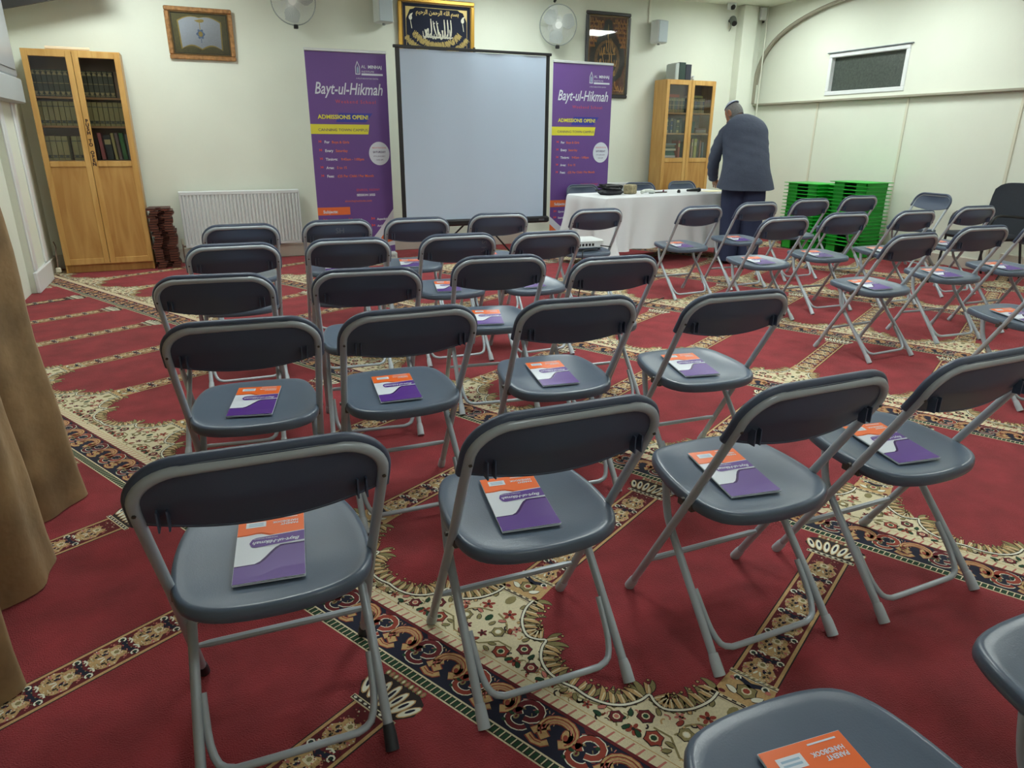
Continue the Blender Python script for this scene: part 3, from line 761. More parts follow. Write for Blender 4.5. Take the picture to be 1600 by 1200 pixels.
for c, w_, h, lb, le in (((58,48,44),.03,.20,'short dark brown book leftmost behind the lettered door, left bookcase',0),((186,110,112),.034,.25,'tall pink book leaning on the lower shelf of the left bookcase',-3),
                     ((30,40,44),.058,.23,'thick black book with gilt spine on lower shelf, left bookcase',-2),((196,190,120),.024,.25,'tall yellow book on the lower shelf of the left bookcase',-3),
                     ((146,126,124),.024,.25,'thin mauve brown book on the lower shelf of the left bookcase',-3),((52,128,66),.036,.25,'bright green book on the lower shelf of the left bookcase',-3),
                     ((128,138,146),.034,.24,'grey book at the right end of lower shelf, left bookcase',-2)):
    book(xx, 8.16, 1.0890+w_*math.sin(R(-le)), w_, .17, h, bcol('c%d' % int(xx*1000+5000), c), lb, None, 3 if c == (30,40,44) else 0, le)
    xx += w_+.0115
tag(MB().tube([(BLX+.19,8.19,2.063+.018),(BLX+.55,8.19,2.063+.018)], .017, mat('rolled_paper', (226,206,176), .7), 14).build('paper_roll'), 'rolled cream paper lying on top of the left bookcase', 'paper roll')
# right bookcase contents
random.seed(3)
cols = [(66,86,76),(78,84,96),(118,106,84),(60,66,60),(128,120,94)]
for i in range(11):
    book(BRX+.055+i*.0265, 8.16, 1.6605, .025, .16, .185, bcol('r%d' % (i % 5), cols[i % 5]), 'narrow dark volume on the top shelf, left door of right bookcase', 'narrow volumes, top left', 1)
for i in range(9):
    book(BRX+.44+i*.0265, 8.16, 1.6605, .025, .16, .185, bm['r%d' % ((i*2) % 5)], 'narrow dark volume on the top shelf, right door of right bookcase', 'narrow volumes, top right', 1)
book(BRX+.055, 8.16, 1.8505, .035, .16, .20, bcol('salmon', (176,98,76)), 'salmon book lying flat on the top row, right bookcase', None, 0, 0, True)
book(BRX+.45, 8.16, 1.8505, .030, .16, .19, bcol('ochre', (150,146,90)), 'ochre book lying flat on the top row, right bookcase', None, 0, 0, True)
mid = [((62,84,78),.03),((96,112,110),.024),((52,66,70),.028),((70,84,116),.034),((48,62,58),.05),((66,80,74),.05),((50,66,62),.04)]
xx = BRX+.055
for i, (c, w_) in enumerate(mid):
    book(xx, 8.16, 1.4035, w_, .16, .19-.01*(i % 3), bcol('m%d' % i, c), ['slate green','pale grey-green','dark slate','blue','thick dark green','dull green','dark teal'][i]+' book on the middle shelf, left door of right bookcase', None, i % 2)
    xx += w_+.004
for i, (c, w_, x, h) in enumerate([((44,80,72),.05,.44,.16),((40,72,66),.045,.50,.15)]):
    book(BRX+x, 8.16, 1.4035, w_, .16, h, bcol('n%d' % i, c), ['thick teal book, left of two,','teal book, right of two,'][i]+' on middle shelf behind right door', None)
for i, (c, w_) in enumerate([((120,104,92),.022),((170,160,150),.018),((130,90,84),.022)]):
    book(BRX+.575, 8.16, 1.4035+[0,.023,.042][i], w_, .16, .17, bcol('o%d' % i, c), ['brown','cream','reddish'][i]+' book in the small flat pile, middle shelf of right bookcase', None, 0, 0, True)
z = 1.0885
for i, (c, w_) in enumerate([((196,200,196),.028),((60,110,96),.03),((44,84,74),.028),((208,206,180),.026),((58,72,64),.024),((112,110,84),.02),((120,136,138),.02)]):
    book(BRX+.06, 8.155, z, w_, .16, .20-.012*(i % 3), bcol('p%d' % i, c), ['white bottom','green second','dark green third','cream fourth','dark fifth','olive sixth','grey topmost'][i]+' book of the flat pile, lower shelf of right bookcase', None, 0, 0, True)
    z += w_+.001
for i, (c, w_, h) in enumerate([((72,66,62),.03,.20),((60,60,58),.028,.2),((178,146,116),.03,.24),((176,172,92),.045,.245),((74,70,58),.03,.23),((150,106,90),.03,.22),((130,136,140),.03,.2)]):
    book(BRX+.43+i*.0455, 8.16, 1.0885, w_, .16, h, bcol('q%d' % i, c), ['charcoal','black','tan','thick yellow-green','dark olive','red-brown','grey'][i]+' upright book on the lower shelf, right door of right bookcase', None, 3 if i in (2,3) else 0)
book(BRX+.30, 8.16, 1.0885, .03, .15, .22, bcol('s0', (176,90,86)), 'red and white upright book beside the flat pile, right bookcase', None, 3)
# standing on the right bookcase
bf = MB().bbox((0,0,0),(.012,.2,.19),.002,mat('clear_file_grey',(160,170,168),.3)); bf.bbox((.014,0,0),(.06,.2,.2),.002,mat('grey_file',(176,184,180),.5))
o = bf.build('box_file'); o.location = (BRX+.14, 8.14, 2.064); tag(o, 'grey box file standing on the right bookcase', 'file')
bf = MB().bbox((0,0,0),(.10,.2,.21),.003,mat('green_binder',(36,58,52),.5)); o = bf.build('binder'); o.location = (BRX+.205, 8.14, 2.064); tag(o, 'dark green binder standing on the right bookcase', 'binder')
bf = MB().bbox((0,0,0),(.09,.18,.19),.003,mat('navy_binder',(42,46,58),.5)); o = bf.build('binder'); o.location = (BRX+.31, 8.14, 2.064); tag(o, 'navy binder standing right of the green one on the bookcase', 'binder')
bf = MB().tube(catmull([(0,0,.012),(.03,.02,.03),(.06,-.01,.05),(.04,.03,.03),(.08,.0,.014)],5), .012, mat('crumpled_white_bag',(196,204,210),.5), 7); o = bf.build('paper_scrap'); o.location = (BRX+.42, 8.2, 2.066); tag(o, 'crumpled white scrap beside the binders on the right bookcase', 'paper')
# pile of folded wooden book stands
rosew = mat('dark_reddish_wood', (74, 40, 34), .5, noise=.3, nscale=30)
sp = None
rosew2 = mat('reddish_wood', (120, 70, 54), .5, noise=.3, nscale=30)
random.seed(5)
for i in range(24):
    z = .004+i*.0258; lab = 'folded dark wooden book stand in the pile beside the left bookcase'
    if sp is None:
        sp = thing('book_stand', lab, 'book stand', (-.375, 8.20, z), 0, 'folded book stands')
        for k, dz in ((0, 0), (1, .013)):
            b = MB(); d0 = .002 if k else 0
            pts = [(-.108,-.14),(-.03,-.14),(-.025,-.04),(.025,-.04),(.03,-.14),(.108,-.14),(.108,.0),(.10,.14),(-.10,.14),(-.108,0)]
            b.prism(pts, dz, dz+.0085, rosew if k else rosew2); b.build('board', sp, False)
    else:
        dup(sp, (-.375+random.uniform(-.016,.016), 8.20+random.uniform(-.012,.008), z), random.uniform(-.09,.09), lab, 'folded book stands')

# ------------------------------------------------------------------ radiators
radm = mat('radiator_enamel', (216, 220, 222), .35)
def radiator(x0, x1, z0, z1, label):
    t_ = thing('radiator', label, 'radiator', ((x0+x1)/2, YB-.035, 0)); w_ = (x1-x0)/2
    b = MB(); n = int((x1-x0)/.0375); rows = [[], []]; k = 0
    for i in range(n):
        xa = -w_+.02+(2*w_-.04)*i/n; st = (2*w_-.04)/n
        for fx, d in ((0, 0), (.22, 0), (.40, .017), (.84, .017)):
            rows[0].append((xa+fx*st, -.07-d*1.0, z0+.03)); rows[1].append((xa+fx*st, -.07-d, z1-.035))
    b.grid(rows, radm)
    b.bbox((-w_,-.083,z0),(w_,-.062,z0+.032),.005,radm); b.bbox((-w_,-.083,z1-.037),(w_,-.062,z1),.005,radm)
    b.bbox((-w_,-.083,z0+.02),(-w_+.022,-.062,z1-.02),.004,radm); b.bbox((w_-.022,-.083,z0+.02),(w_,-.062,z1-.02),.004,radm)
    b.box((-w_+.01,-.064,z0+.01),(w_-.01,-.058,z1-.01),radm)
    b.build('panel', t_, ang=20)
    g = MB()
    g.bbox((-w_,-.062,z1-.012),(w_,-.012,z1+.004),.004,radm)
    g.build('top_grille', t_)
    for sx in (-1, 1): MB().box((sx*w_*.8-.02,-.06,z0+.1),(sx*w_*.8+.02,.034,z1-.1),radm).build('wall_bracket', t_, False)
    v = MB().tube([(-w_-.03,-.04,z0+.015),(-w_+.005,-.04,z0+.015)], .010, mat('brass_fitting',(120,100,84),.4,.4), 8)
    v.tube([(-w_-.03,-.04,.0),(-w_-.03,-.04,z0+.05)], .0075, mat('copper_pipe',(130,106,92),.4), 8); v.tube([(-w_-.03,-.04,z0+.04),(-w_-.03,-.04,z0+.10)], .014, mat('valve_cap',(206,200,180),.5), 10)
    v.build('valve', t_)
    return t_
radiator(-.19, 1.05, .165, .757, 'white panel radiator on the far wall behind the left rows')
radiator(4.72, 5.74, .165, .757, 'white panel radiator half hidden behind the white table')
# plug and cable by the left bookcase
o = MB().tube(catmull([(-1.40,8.30,.30),(-1.375,8.22,.26),(-1.37,8.14,.22),(-1.365,8.08,.12),(-1.365,8.06,.075)],5), .005, mat('brown_flex',(120,96,78),.6), 6)
tag(o.build('power_cable'), 'brown flex hanging down beside the left bookcase', 'cable')
o = MB().bbox((-.022,-.018,0),(.022,.018,.045),.006,mat('ivory_plug',(222,216,196),.4)).build('plug'); o.location = (-1.365, 8.055, .03); tag(o, 'ivory plug hanging on the brown flex by the left bookcase', 'plug')

# ------------------------------------------------------------------ wall pictures
def frame_ring(b, w_, h, t, d, m, r=.008):
    for lo, hi in (((-w_/2,-d,0),(w_/2,0,t)),((-w_/2,-d,h-t),(w_/2,0,h)),((-w_/2,-d,t),(-w_/2+t,0,h-t)),((w_/2-t,-d,t),(w_/2,0,h-t))): b.bbox(lo, hi, r, m)
lipm = mat('inner_lip_dark_gold', (104, 84, 52), .35, metal=.4)
def picture(x0, x1, z0, z1, label, fm, ft, lean, draw, glazed=True):
    t_ = thing('framed_picture', label, 'picture', ((x0+x1)/2, YB-.004-math.sin(R(abs(lean)))*0, z0)); w_, h = x1-x0, z1-z0
    t_.rotation_euler = (R(lean), 0, 0)
    b = MB(); frame_ring(b, w_, h, ft, .03, fm); b.build('frame', t_, ang=20)
    b = MB()
    for lo, hi in (((-w_/2+ft,-.025,ft),(w_/2-ft,-.008,ft+.012)),((-w_/2+ft,-.025,h-ft-.012),(w_/2-ft,-.008,h-ft)),((-w_/2+ft,-.025,ft+.012),(-w_/2+ft+.012,-.008,h-ft-.012)),((w_/2-ft-.012,-.025,ft+.012),(w_/2-ft,-.008,h-ft-.012))): b.bbox(lo, hi, .003, lipm)
    b.build('inner_lip', t_, False)
    a = MB(); draw(a, w_, h, ft); a.build('artwork', t_, False)
    if glazed: MB().box((-w_/2+ft,-.0225,ft),(w_/2-ft,-.0215,h-ft),glz).build('glass', t_, False)
    return t_
F1 = lambda l: (lambda x, z: (x, -.012-l*.0006, z))
def art_book(b, w_, h, ft):
    ol = mat('art_olive',(96,90,52),.6,noise=.35,nscale=120); sil = mat('art_silver',(176,184,196),.5,noise=.08,nscale=120); gd = mat('art_gold',(170,148,78),.4,metal=.3,noise=.3,nscale=150); bl = mat('art_blue',(96,120,160),.5,noise=.3,nscale=90); dk = mat('art_dark',(52,54,46),.6)
    b.box((-w_/2+.01,-.012,.01),(w_/2-.01,-.008,h-.01),dk)
    b.flat([(-w_/2+ft+.02,ft+.02),(w_/2-ft-.02,ft+.02),(w_/2-ft-.02,h-ft-.02),(-w_/2+ft+.02,h-ft-.02)], ol, F1(1))
    for m_, e, l in ((gd, .012, 2), (sil, 0, 3)):
        pts = []
        for i in range(21):
            u = -1+i/10; pts.append((u*(.195+e), h*.80+e*.6-.035*abs(u)**1.5+.02*math.sin(abs(u)*math.pi)))
        for i in range(21):
            u = 1-i/10; pts.append((u*(.185+e), .105-e+.035*math.sin(abs(u)*math.pi)*1+.0*abs(u)))
        b.flat(pts, m_, F1(l))
    b.flat([(x, z) for x, z in [(.0+.042*math.cos(a)*(.85+.15*math.cos(6*a)), h*.5+.05*math.sin(a)*(.85+.15*math.cos(6*a))) for a in [i*math.pi/18 for i in range(36)]]], bl, F1(4))
    b.flat([(.02*math.cos(a), h*.5+.025*math.sin(a)) for a in [i*math.pi/8 for i in range(16)]], gd, F1(5))
    b.flat([(.045*math.cos(a), h*.76+.022*math.sin(a)*abs(math.cos(a*.5+.4))) for a in [i*math.pi/8 for i in range(16)]], gd, F1(4))
    b.flat([(-.003,h*.33),(.003,h*.33),(.003,h*.42),(-.003,h*.42)], bl, F1(4)); b.flat([(-.003,h*.58),(.003,h*.58),(.003,h*.72),(-.003,h*.72)], gd, F1(4))
pic1 = picture(-.075, .555, 2.06, 2.54, 'gilt framed picture of an open silver book above the left bookcase', copper, .042, 3.0, art_book)
def squig(b, x, z, w_, h, m, l, n=10, wd=.006, seed=0):
    # a calligraphic line: tall uprights, bowls, dots and connecting base strokes
    rnd = random.Random(seed); px_ = x
    def st(path, wd_):
        path = catmull(path, 3); n_ = len(path)
        for i in range(n_-1):
            (xa, za), (xb, zb) = path[i], path[i+1]; dx, dz = xb-xa, zb-za; d = math.hypot(dx, dz) or 1
            k0 = wd_*(.35+.65*math.sin(math.pi*(i+.5)/n_)); ox, oz = -dz/d*k0, dx/d*k0
            b.add([F1(l)(xa-ox,za-oz), F1(l)(xb-ox,zb-oz), F1(l)(xb+ox,zb+oz), F1(l)(xa+ox,za+oz)], [(0,1,2,3)], m)
    for i in range(n):
        cx = x+w_*(i+.5)/n; s = w_/n; k = rnd.randrange(4)
        if k == 0: st([(cx, z+h*.1), (cx+s*.1, z+h*.5), (cx-s*.1, z+h)], wd)
        elif k == 1: st([(cx-s*.5, z+h*.35), (cx-s*.2, z), (cx+s*.3, z+h*.05), (cx+s*.5, z+h*.45)], wd)
        elif k == 2: st([(cx+s*.4, z+h*.2), (cx, z+h*.05), (cx-s*.3, z+h*.3), (cx+s*.1, z+h*.5), (cx+s*.2, z+h*.2)], wd)
        else:
            st([(cx-s*.4, z+h*.9), (cx, z+h*.5), (cx+s*.5, z+h*.2)], wd); b.flat([(cx, z+h*.75), (cx+wd, z+h*.75+wd), (cx, z+h*.75+2*wd), (cx-wd, z+h*.75+wd)], m, F1(l))
        st([(cx-s*.6, z+h*.12), (cx, z+h*.06), (cx+s*.6, z+h*.12)], wd*.7)
def arcs(b, cx, cz, r, a0, a1, hh, m, l, n, seed):
    rnd = random.Random(seed)
    for i in range(n):
        a = R(a0+(a1-a0)*(i+.5)/n); ux, uz = math.cos(a), math.sin(a)
        for j in range(5):
            k = rnd.random(); t0 = rnd.uniform(-.5,.5); q0 = rnd.uniform(.25,.75)
            pth = []
            for s_ in range(5):
                rr = r+hh*(q0+.35*math.sin(s_*1.3+k*6)); aa = a+(t0+s_*.25-.4)*R((a1-a0)/n); pth.append((cx+rr*math.cos(aa), cz+rr*math.sin(aa)))
            for s_ in range(4):
                (xa, za), (xb, zb) = pth[s_], pth[s_+1]; dx, dz = xb-xa, zb-za; d = math.hypot(dx, dz) or 1; ox, oz = -dz/d*.0026, dx/d*.0026
                b.add([F1(l)(xa-ox,za-oz), F1(l)(xb-ox,zb-oz), F1(l)(xb+ox,zb+oz), F1(l)(xa+ox,za+oz)], [(0,1,2,3)], m)
def art_callig(b, w_, h, ft):
    nv = mat('art_navy_velvet',(20,28,50),.85); gd = mat('art_thread_gold',(190,168,104),.4,metal=.3); sv = mat('art_thread_silver',(206,204,188),.4,metal=.2)
    b.box((-w_/2+.01,-.012,.01),(w_/2-.01,-.008,h-.01),nv)
    m0 = ft+.045
    for lo, hi in (((-w_/2+m0, m0),(w_/2-m0, m0+.004)),((-w_/2+m0,h-m0-.004),(w_/2-m0,h-m0)),((-w_/2+m0,m0),(-w_/2+m0+.004,h-m0)),((w_/2-m0-.004,m0),(w_/2-m0,h-m0))):
        b.flat([lo,(hi[0],lo[1]),hi,(lo[0],hi[1])], gd, F1(1))
    for sx in (-1, 1):
        cx, cz = sx*(w_/2-m0), h-m0
        b.flat([(cx,cz),(cx-sx*.12,cz),(cx-sx*.09,cz-.02),(cx-sx*.05,cz-.03),(cx-sx*.035,cz-.06),(cx-sx*.02,cz-.09),(cx,cz-.13)], gd, F1(2))
        b.flat([(sx*(w_/2-.145)+.02*math.cos(a), h-.20+.026*math.sin(a)) for a in [i*math.pi/6 for i in range(12)]], sv, F1(2))
        b.flat([(sx*(w_/2-.145)-.008,h-.17),(sx*(w_/2-.145)+.03,h-.15),(sx*(w_/2-.145)+.012,h-.19)], sv, F1(2))
        b.flat([(sx*(w_/2-.145)-.004,h-.23),(sx*(w_/2-.145)+.004,h-.23),(sx*(w_/2-.145)+.018,h-.31),(sx*(w_/2-.145)+.01,h-.31)], sv, F1(2))
    BAS = '\ufe91\ufeb4\ufee2 \ufe8d\ufedf\ufee0\ufeea \ufe8d\ufedf\ufeae\ufea3\ufee4\ufee6 \ufe8d\ufedf\ufeae\ufea3\ufef4\ufee2'[::-1]
    text_polys(BAS, .062, lambda a, c: F1(2)(a+.01, h-.155+c), gd, b, 'CENTER', 0, .92, .0012)
    squig(b, -.17, h-.40, .36, .20, sv, 3, 9, .007, 4); squig(b, -.15, h-.40, .32, .10, sv, 3, 11, .006, 9)
    arcs(b, 0, h-.10, .34, 222, 318, .07, gd, 2, 34, 1); arcs(b, 0, h-.06, .47, 222, 318, .06, gd, 3, 44, 2)
picture(2.31, 3.225, 2.02, 2.80, 'gold framed navy embroidered calligraphy above the projector screen', gold, .045, 2.0, art_callig, False)
def art_carved(b, w_, h, ft):
    br = mat('art_rust_ground',(112,62,44),.5,noise=.45,nscale=45); dk = mat('art_slate',(58,58,60),.6,noise=.1,nscale=40); gd = mat('art_ochre',(206,160,92),.4,metal=.2); ed = mat('art_border',(150,112,78),.5)
    b.box((-w_/2+.01,-.012,.01),(w_/2-.01,-.008,h-.01),ed)
    i0 = ft+.018
    b.flat([(-w_/2+i0,i0),(w_/2-i0,i0),(w_/2-i0,h-i0),(-w_/2+i0,h-i0)], br, F1(1))
    k = w_/.66
    b.flat([(0,h-.08),(.05,h-.10),(.07,h-.20),(.16,h-.32),(.25*k,h-.42),(.27*k,h-.60),(.22,h-.74),(.08,h-.84),(0,h-.88),(-.08,h-.84),(-.22,h-.74),(-.27*k,h-.60),(-.25*k,h-.42),(-.16,h-.32),(-.07,h-.20),(-.05,h-.10)], dk, F1(2))
    b.flat([(.19*math.cos(a), h-.56+.24*math.sin(a)) for a in [i*math.pi/12 for i in range(24)]], mat('art_bronze',(128,96,62),.5,noise=.4,nscale=60), F1(3))
    b.flat([(.145*math.cos(a), h-.55+.20*math.sin(a)) for a in [i*math.pi/12 for i in range(24)]], dk, F1(4))
    squig(b, -.12, h-.50, .24, .20, gd, 5, 8, .006, 3); squig(b, -.14, h-.62, .28, .16, gd, 5, 9, .006, 8); squig(b, -.13, h-.74, .26, .13, gd, 5, 9, .006, 5)
    b.flat([(-.006,h-.30),(.006,h-.30),(.002,h-.14),(-.002,h-.14)], gd, F1(5))
    for sx in (-1, 1):
        for r_ in range(6): squig(b, sx*(.17+.012*r_)-(.10-.012*r_), h-.13-r_*.055, .20-.024*r_, .055, mat('art_amber',(212,146,78),.5), 3, 8, .0055, 20+r_+sx)
        squig(b, sx*.2-.08, .08, .15, .14, mat('art_amber',(190,122,60),.5), 3, 4, .008, 40+sx)
blackf = mat('dark_stained_frame', (44, 42, 46), .35)
picture(4.735, 5.39, 1.83, 2.835, 'dark framed carved calligraphy panel above the right banner', blackf, .042, 0, art_carved)

# ------------------------------------------------------------------ fans, speakers, cameras
fanw = mat('fan_white_plastic', (232, 236, 234), .35); fanwire = mat('fan_guard_wire', (226, 232, 230), .35)
blade_m = mat('fan_blade_grey', (172, 180, 180), .35)
def fan(x, z, label, yaw, tilt):
    t_ = thing('wall_fan', label, 'fan', (x, YB-.002, z))
    bs = MB().bbox((-.055,-.05,-.05),(.055,0,.24),.012,fanw); bs.tube([(0,-.04,.17),(0,-.10,.17),(0,-.13,.08),(0,-.14,.02)], .022, fanw, 10); bs.build('bracket', t_)
    M = Matrix.Translation((0,-.17,0)) @ Matrix.Rotation(R(yaw),4,'Z') @ Matrix.Rotation(R(90+tilt),4,'X')
    mo = MB().lathe([(.0,-.09),(.05,-.085),(.065,-.05),(.065,-.01),(.05,.0)], fanw, 20, M); mo.build('motor', t_)
    hb = MB().lathe([(.045,.015),(.043,.045),(.03,.055),(.0,.057)], fanw, 20, M).build('hub', t_)
    for k in range(3):
        a0 = R(120*k+20); rows = []
        for i in range(7):
            r_ = .04+.16*i/6; row = []
            wd = R(30+30*math.sin(math.pi*min(1,i/5*.9)))
            for j in range(7): a = a0+wd*(j/6-.5)*1.3; row.append(M @ Vector((r_*math.cos(a), r_*math.sin(a), .03+.018*(j/6-.5)*2)))
            rows.append(row)
        MB().grid(rows, blade_m).build('blade', t_)
    g = MB(); RR = .222
    g.tube([M @ Vector((RR*math.cos(a), RR*math.sin(a), .025)) for a in [i*math.pi/24 for i in range(48)]], .006, mat('fan_ring', (150, 160, 158), .4), 6, closed=True)
    for i in range(90):
        a = 2*math.pi*i/90
        for sg in (1, -1):
            pr = [(RR,.025),(RR*.97,.025+sg*.03),(RR*.75,.03+sg*.045),(.04,.035+sg*.05)]
            g.tube([M @ Vector((r_*math.cos(a), r_*math.sin(a), h_)) for r_, h_ in pr], .0015, fanwire, 4, cap=False)
    g.lathe([(.045,.084),(.04,.092),(0,.094)], fanw, 20, M); g.build('guard', t_)
    a = R(-90); p = M @ Vector((0, -RR-.004, .02)); MB().bbox((p.x-.022,p.y-.018,p.z-.03),(p.x+.022,p.y+.018,p.z+.012),.004,black).build('clip', t_)
    MB().tube([(0,-.09,.29),(0,-.06,.27)], .016, black, 8).build('swivel_knob', t_)
fan(1.17, 2.645, 'white wall fan cut by the top edge, above the left banner', -16, 8)
fan(4.26, 2.615, 'white wall fan mounted between the screen and dark framed panel', -22, 8)
def speaker(x, z, label):
    t_ = thing('wall_speaker', label, 'speaker', (x, YB-.002, z), R(10))
    MB().bbox((-.088,-.20,0),(.088,-.05,.27),.012,mat('speaker_cabinet',(214,220,218),.45)).build('cabinet', t_)
    MB().bbox((-.078,-.208,.01),(.078,-.199,.26),.004,mat('speaker_grille',(180,192,198),.6,bump=.5,bscale=500)).build('grille', t_)
    MB().bbox((-.03,-.052,.07),(.03,-.012,.2),.004,mat('speaker_bracket',(150,156,154),.5)).build('bracket', t_)
    MB().tube([(0,-.13,-.02),(0,-.13,.002)], .016, mat('speaker_bracket',(150,156,154),.5), 10).build('knob', t_)
speaker(2.10, 2.505, 'white wall speaker cut by the top edge, left of navy calligraphy')
speaker(5.74, 2.50, 'white wall speaker right of the dark framed panel')
cw_ = mat('conduit_white', (226,228,214), .5)
tag(MB().bbox((5.66,YB-.022,2.74),(5.69,YB-.001,ZC-.001),.004,cw_).build('cable_conduit'), 'thin white cable conduit running up from the right speaker', 'conduit')
t_ = thing('dome_camera', 'white dome security camera under the ceiling in the far corner', 'camera', (6.90, YB-.13, ZC-.001))
MB().lathe([(.055,-.07),(.06,-.03),(.06,0)], white, 20).build('housing', t_)
MB().lathe([(.0,-.036),(.02,-.03),(.034,-.012),(.036,0)], black, 16, Matrix.Translation((-.01,-.035,-.05)) @ Matrix.Rotation(R(-50),4,'X') ).build('lens', t_)
t_ = thing('bullet_camera', 'grey bullet security camera below the white dome camera', 'camera', (6.99, YB-.002, 2.86))
MB().tube([(0,0,0),(0,-.06,0)], .02, mat('grey_camera',(104,110,106),.5), 10).build('bracket', t_)
MB().tube([(.03,-.03,.02),(-.04,-.15,-.05)], [.045,.04], mat('grey_camera',(104,110,106),.5), 14).build('body', t_)
MB().tube([(-.04,-.15,-.05),(-.044,-.157,-.054)], .032, black, 14).build('lens', t_)
MB().tube(catmull([(.0,-.01,.0),(.02,-.02,-.08),(.0,-.01,-.13)],4), .003, mat('dark_lead',(70,70,60),.6), 5).build('cable', t_)
t_ = MB().bbox((7.36,YB-.20,2.87),(7.46,YB-.161,ZC-.02),.006,mat('grey_junction_box',(190,194,190),.5)).build('junction_box'); tag(t_, 'pale grey junction box high on the corner pipe casing', 'box')
tag(MB().tube([(7.50,YB-.168,ZC-.002),(7.50,YB-.168,.16)], .008, cw_, 8).build('cable_conduit'), 'slim white conduit running down the corner casing', 'conduit')
t_ = MB().bbox((7.56,YB-.06,2.86),(7.62,YB-.001,2.95),.006,mat('small_grey_box',(120,128,108),.5)).build('alarm_sensor'); tag(t_, 'small grey sensor in the corner right of the junction box', 'sensor')
t_ = MB().bbox((XR-.06,4.28,.13),(XR-.001,4.52,.22),.006,mat('cream_trunking',(214,210,196),.5)).build('socket_box'); tag(t_, 'cream double socket box low on the right wall', 'socket')

# left wall grey unit and dark board near the ceiling
t_ = thing('wall_unit', 'large grey wall mounted unit with a lower ledge at the top left', 'cabinet', (XL+.001, 7.3, 1.58))
gu = mat('grey_unit_enamel', (150, 152, 154), .4); gu2 = mat('grey_unit_light', (176, 182, 184), .4)
MB().bbox((0,-.60,.0),(.15,.53,.205),.01,gu2).build('tray', t_)
MB().bbox((0,-.62,.212),(.13,.52,1.05),.012,gu).build('cabinet_body', t_)
b = MB(); b.bbox((.13,-.52,.27),(.137,.46,.98),.003,mat('grey_unit_door', (160,164,168), .35)); b.build('front_panel', t_)
t_ = MB().box((-.54,-.03,0),(.45,0,.35),mat('dark_board',(52,50,48),.5)).build('dark_board'); t_.location = (-.90, 8.15, 2.49); t_.rotation_euler = (R(0), R(-14.0), 0)
tag(t_, 'dark board hanging under the ceiling in the top left corner', 'board')

# ------------------------------------------------------------------ projector screen
scr = thing('projection_screen', 'blank white tripod projection screen with black borders', 'screen', (2.85, 7.40, 0), R(-1))
SW, SZ0, SZ1 = 1.72, .42, 2.19
sm_ = mat('matte_screen_fabric', (188, 206, 228), .8)
rows = []
for j in range(9):
    z = SZ0+.04+(SZ1-.03-SZ0-.04)*j/8; rows.append([(-SW/2+.045+(SW-.09)*i/24, -.004+.004*math.sin(i*.9+j*.1), z) for i in range(25)])
b = MB().grid(rows, sm_); b.grid([[(x,y+.003,z) for x,y,z in r_] for r_ in rows], black, flip=True); b.build('screen_fabric', scr)
b = MB(); b.box((-SW/2,-.003,SZ0+.03),(-SW/2+.046,.001,SZ1-.02),black); b.box((SW/2-.046,-.003,SZ0+.03),(SW/2,.001,SZ1-.02),black); b.build('black_border', scr, False)
MB().bbox((-SW/2-.02,-.012,SZ1-.025),(SW/2+.02,.012,SZ1+.003),.004,black).build('top_bar', scr)
MB().bbox((-SW/2-.02,-.05,SZ0-.025),(SW/2+.02,.03,SZ0+.045),.015,black).build('roller_case', scr)
MB().tube([(0,.045,.25),(0,.045,SZ1+.02)], .012, black, 10).build('pole', scr)
for a in (20, 145, 265):
    x, y = .55*math.cos(R(a)), .045+.5*math.sin(R(a)); MB().tube([(0,.045,.52),(x,y,.010)], .010, black, 8).build('leg', scr)
tag_b = MB().box((SW/2-.12,-.052,SZ0),(SW/2-.05,-.0505,SZ0+.02),mat('screen_badge',(90,90,96),.4)); tag_b.build('badge', scr, False)

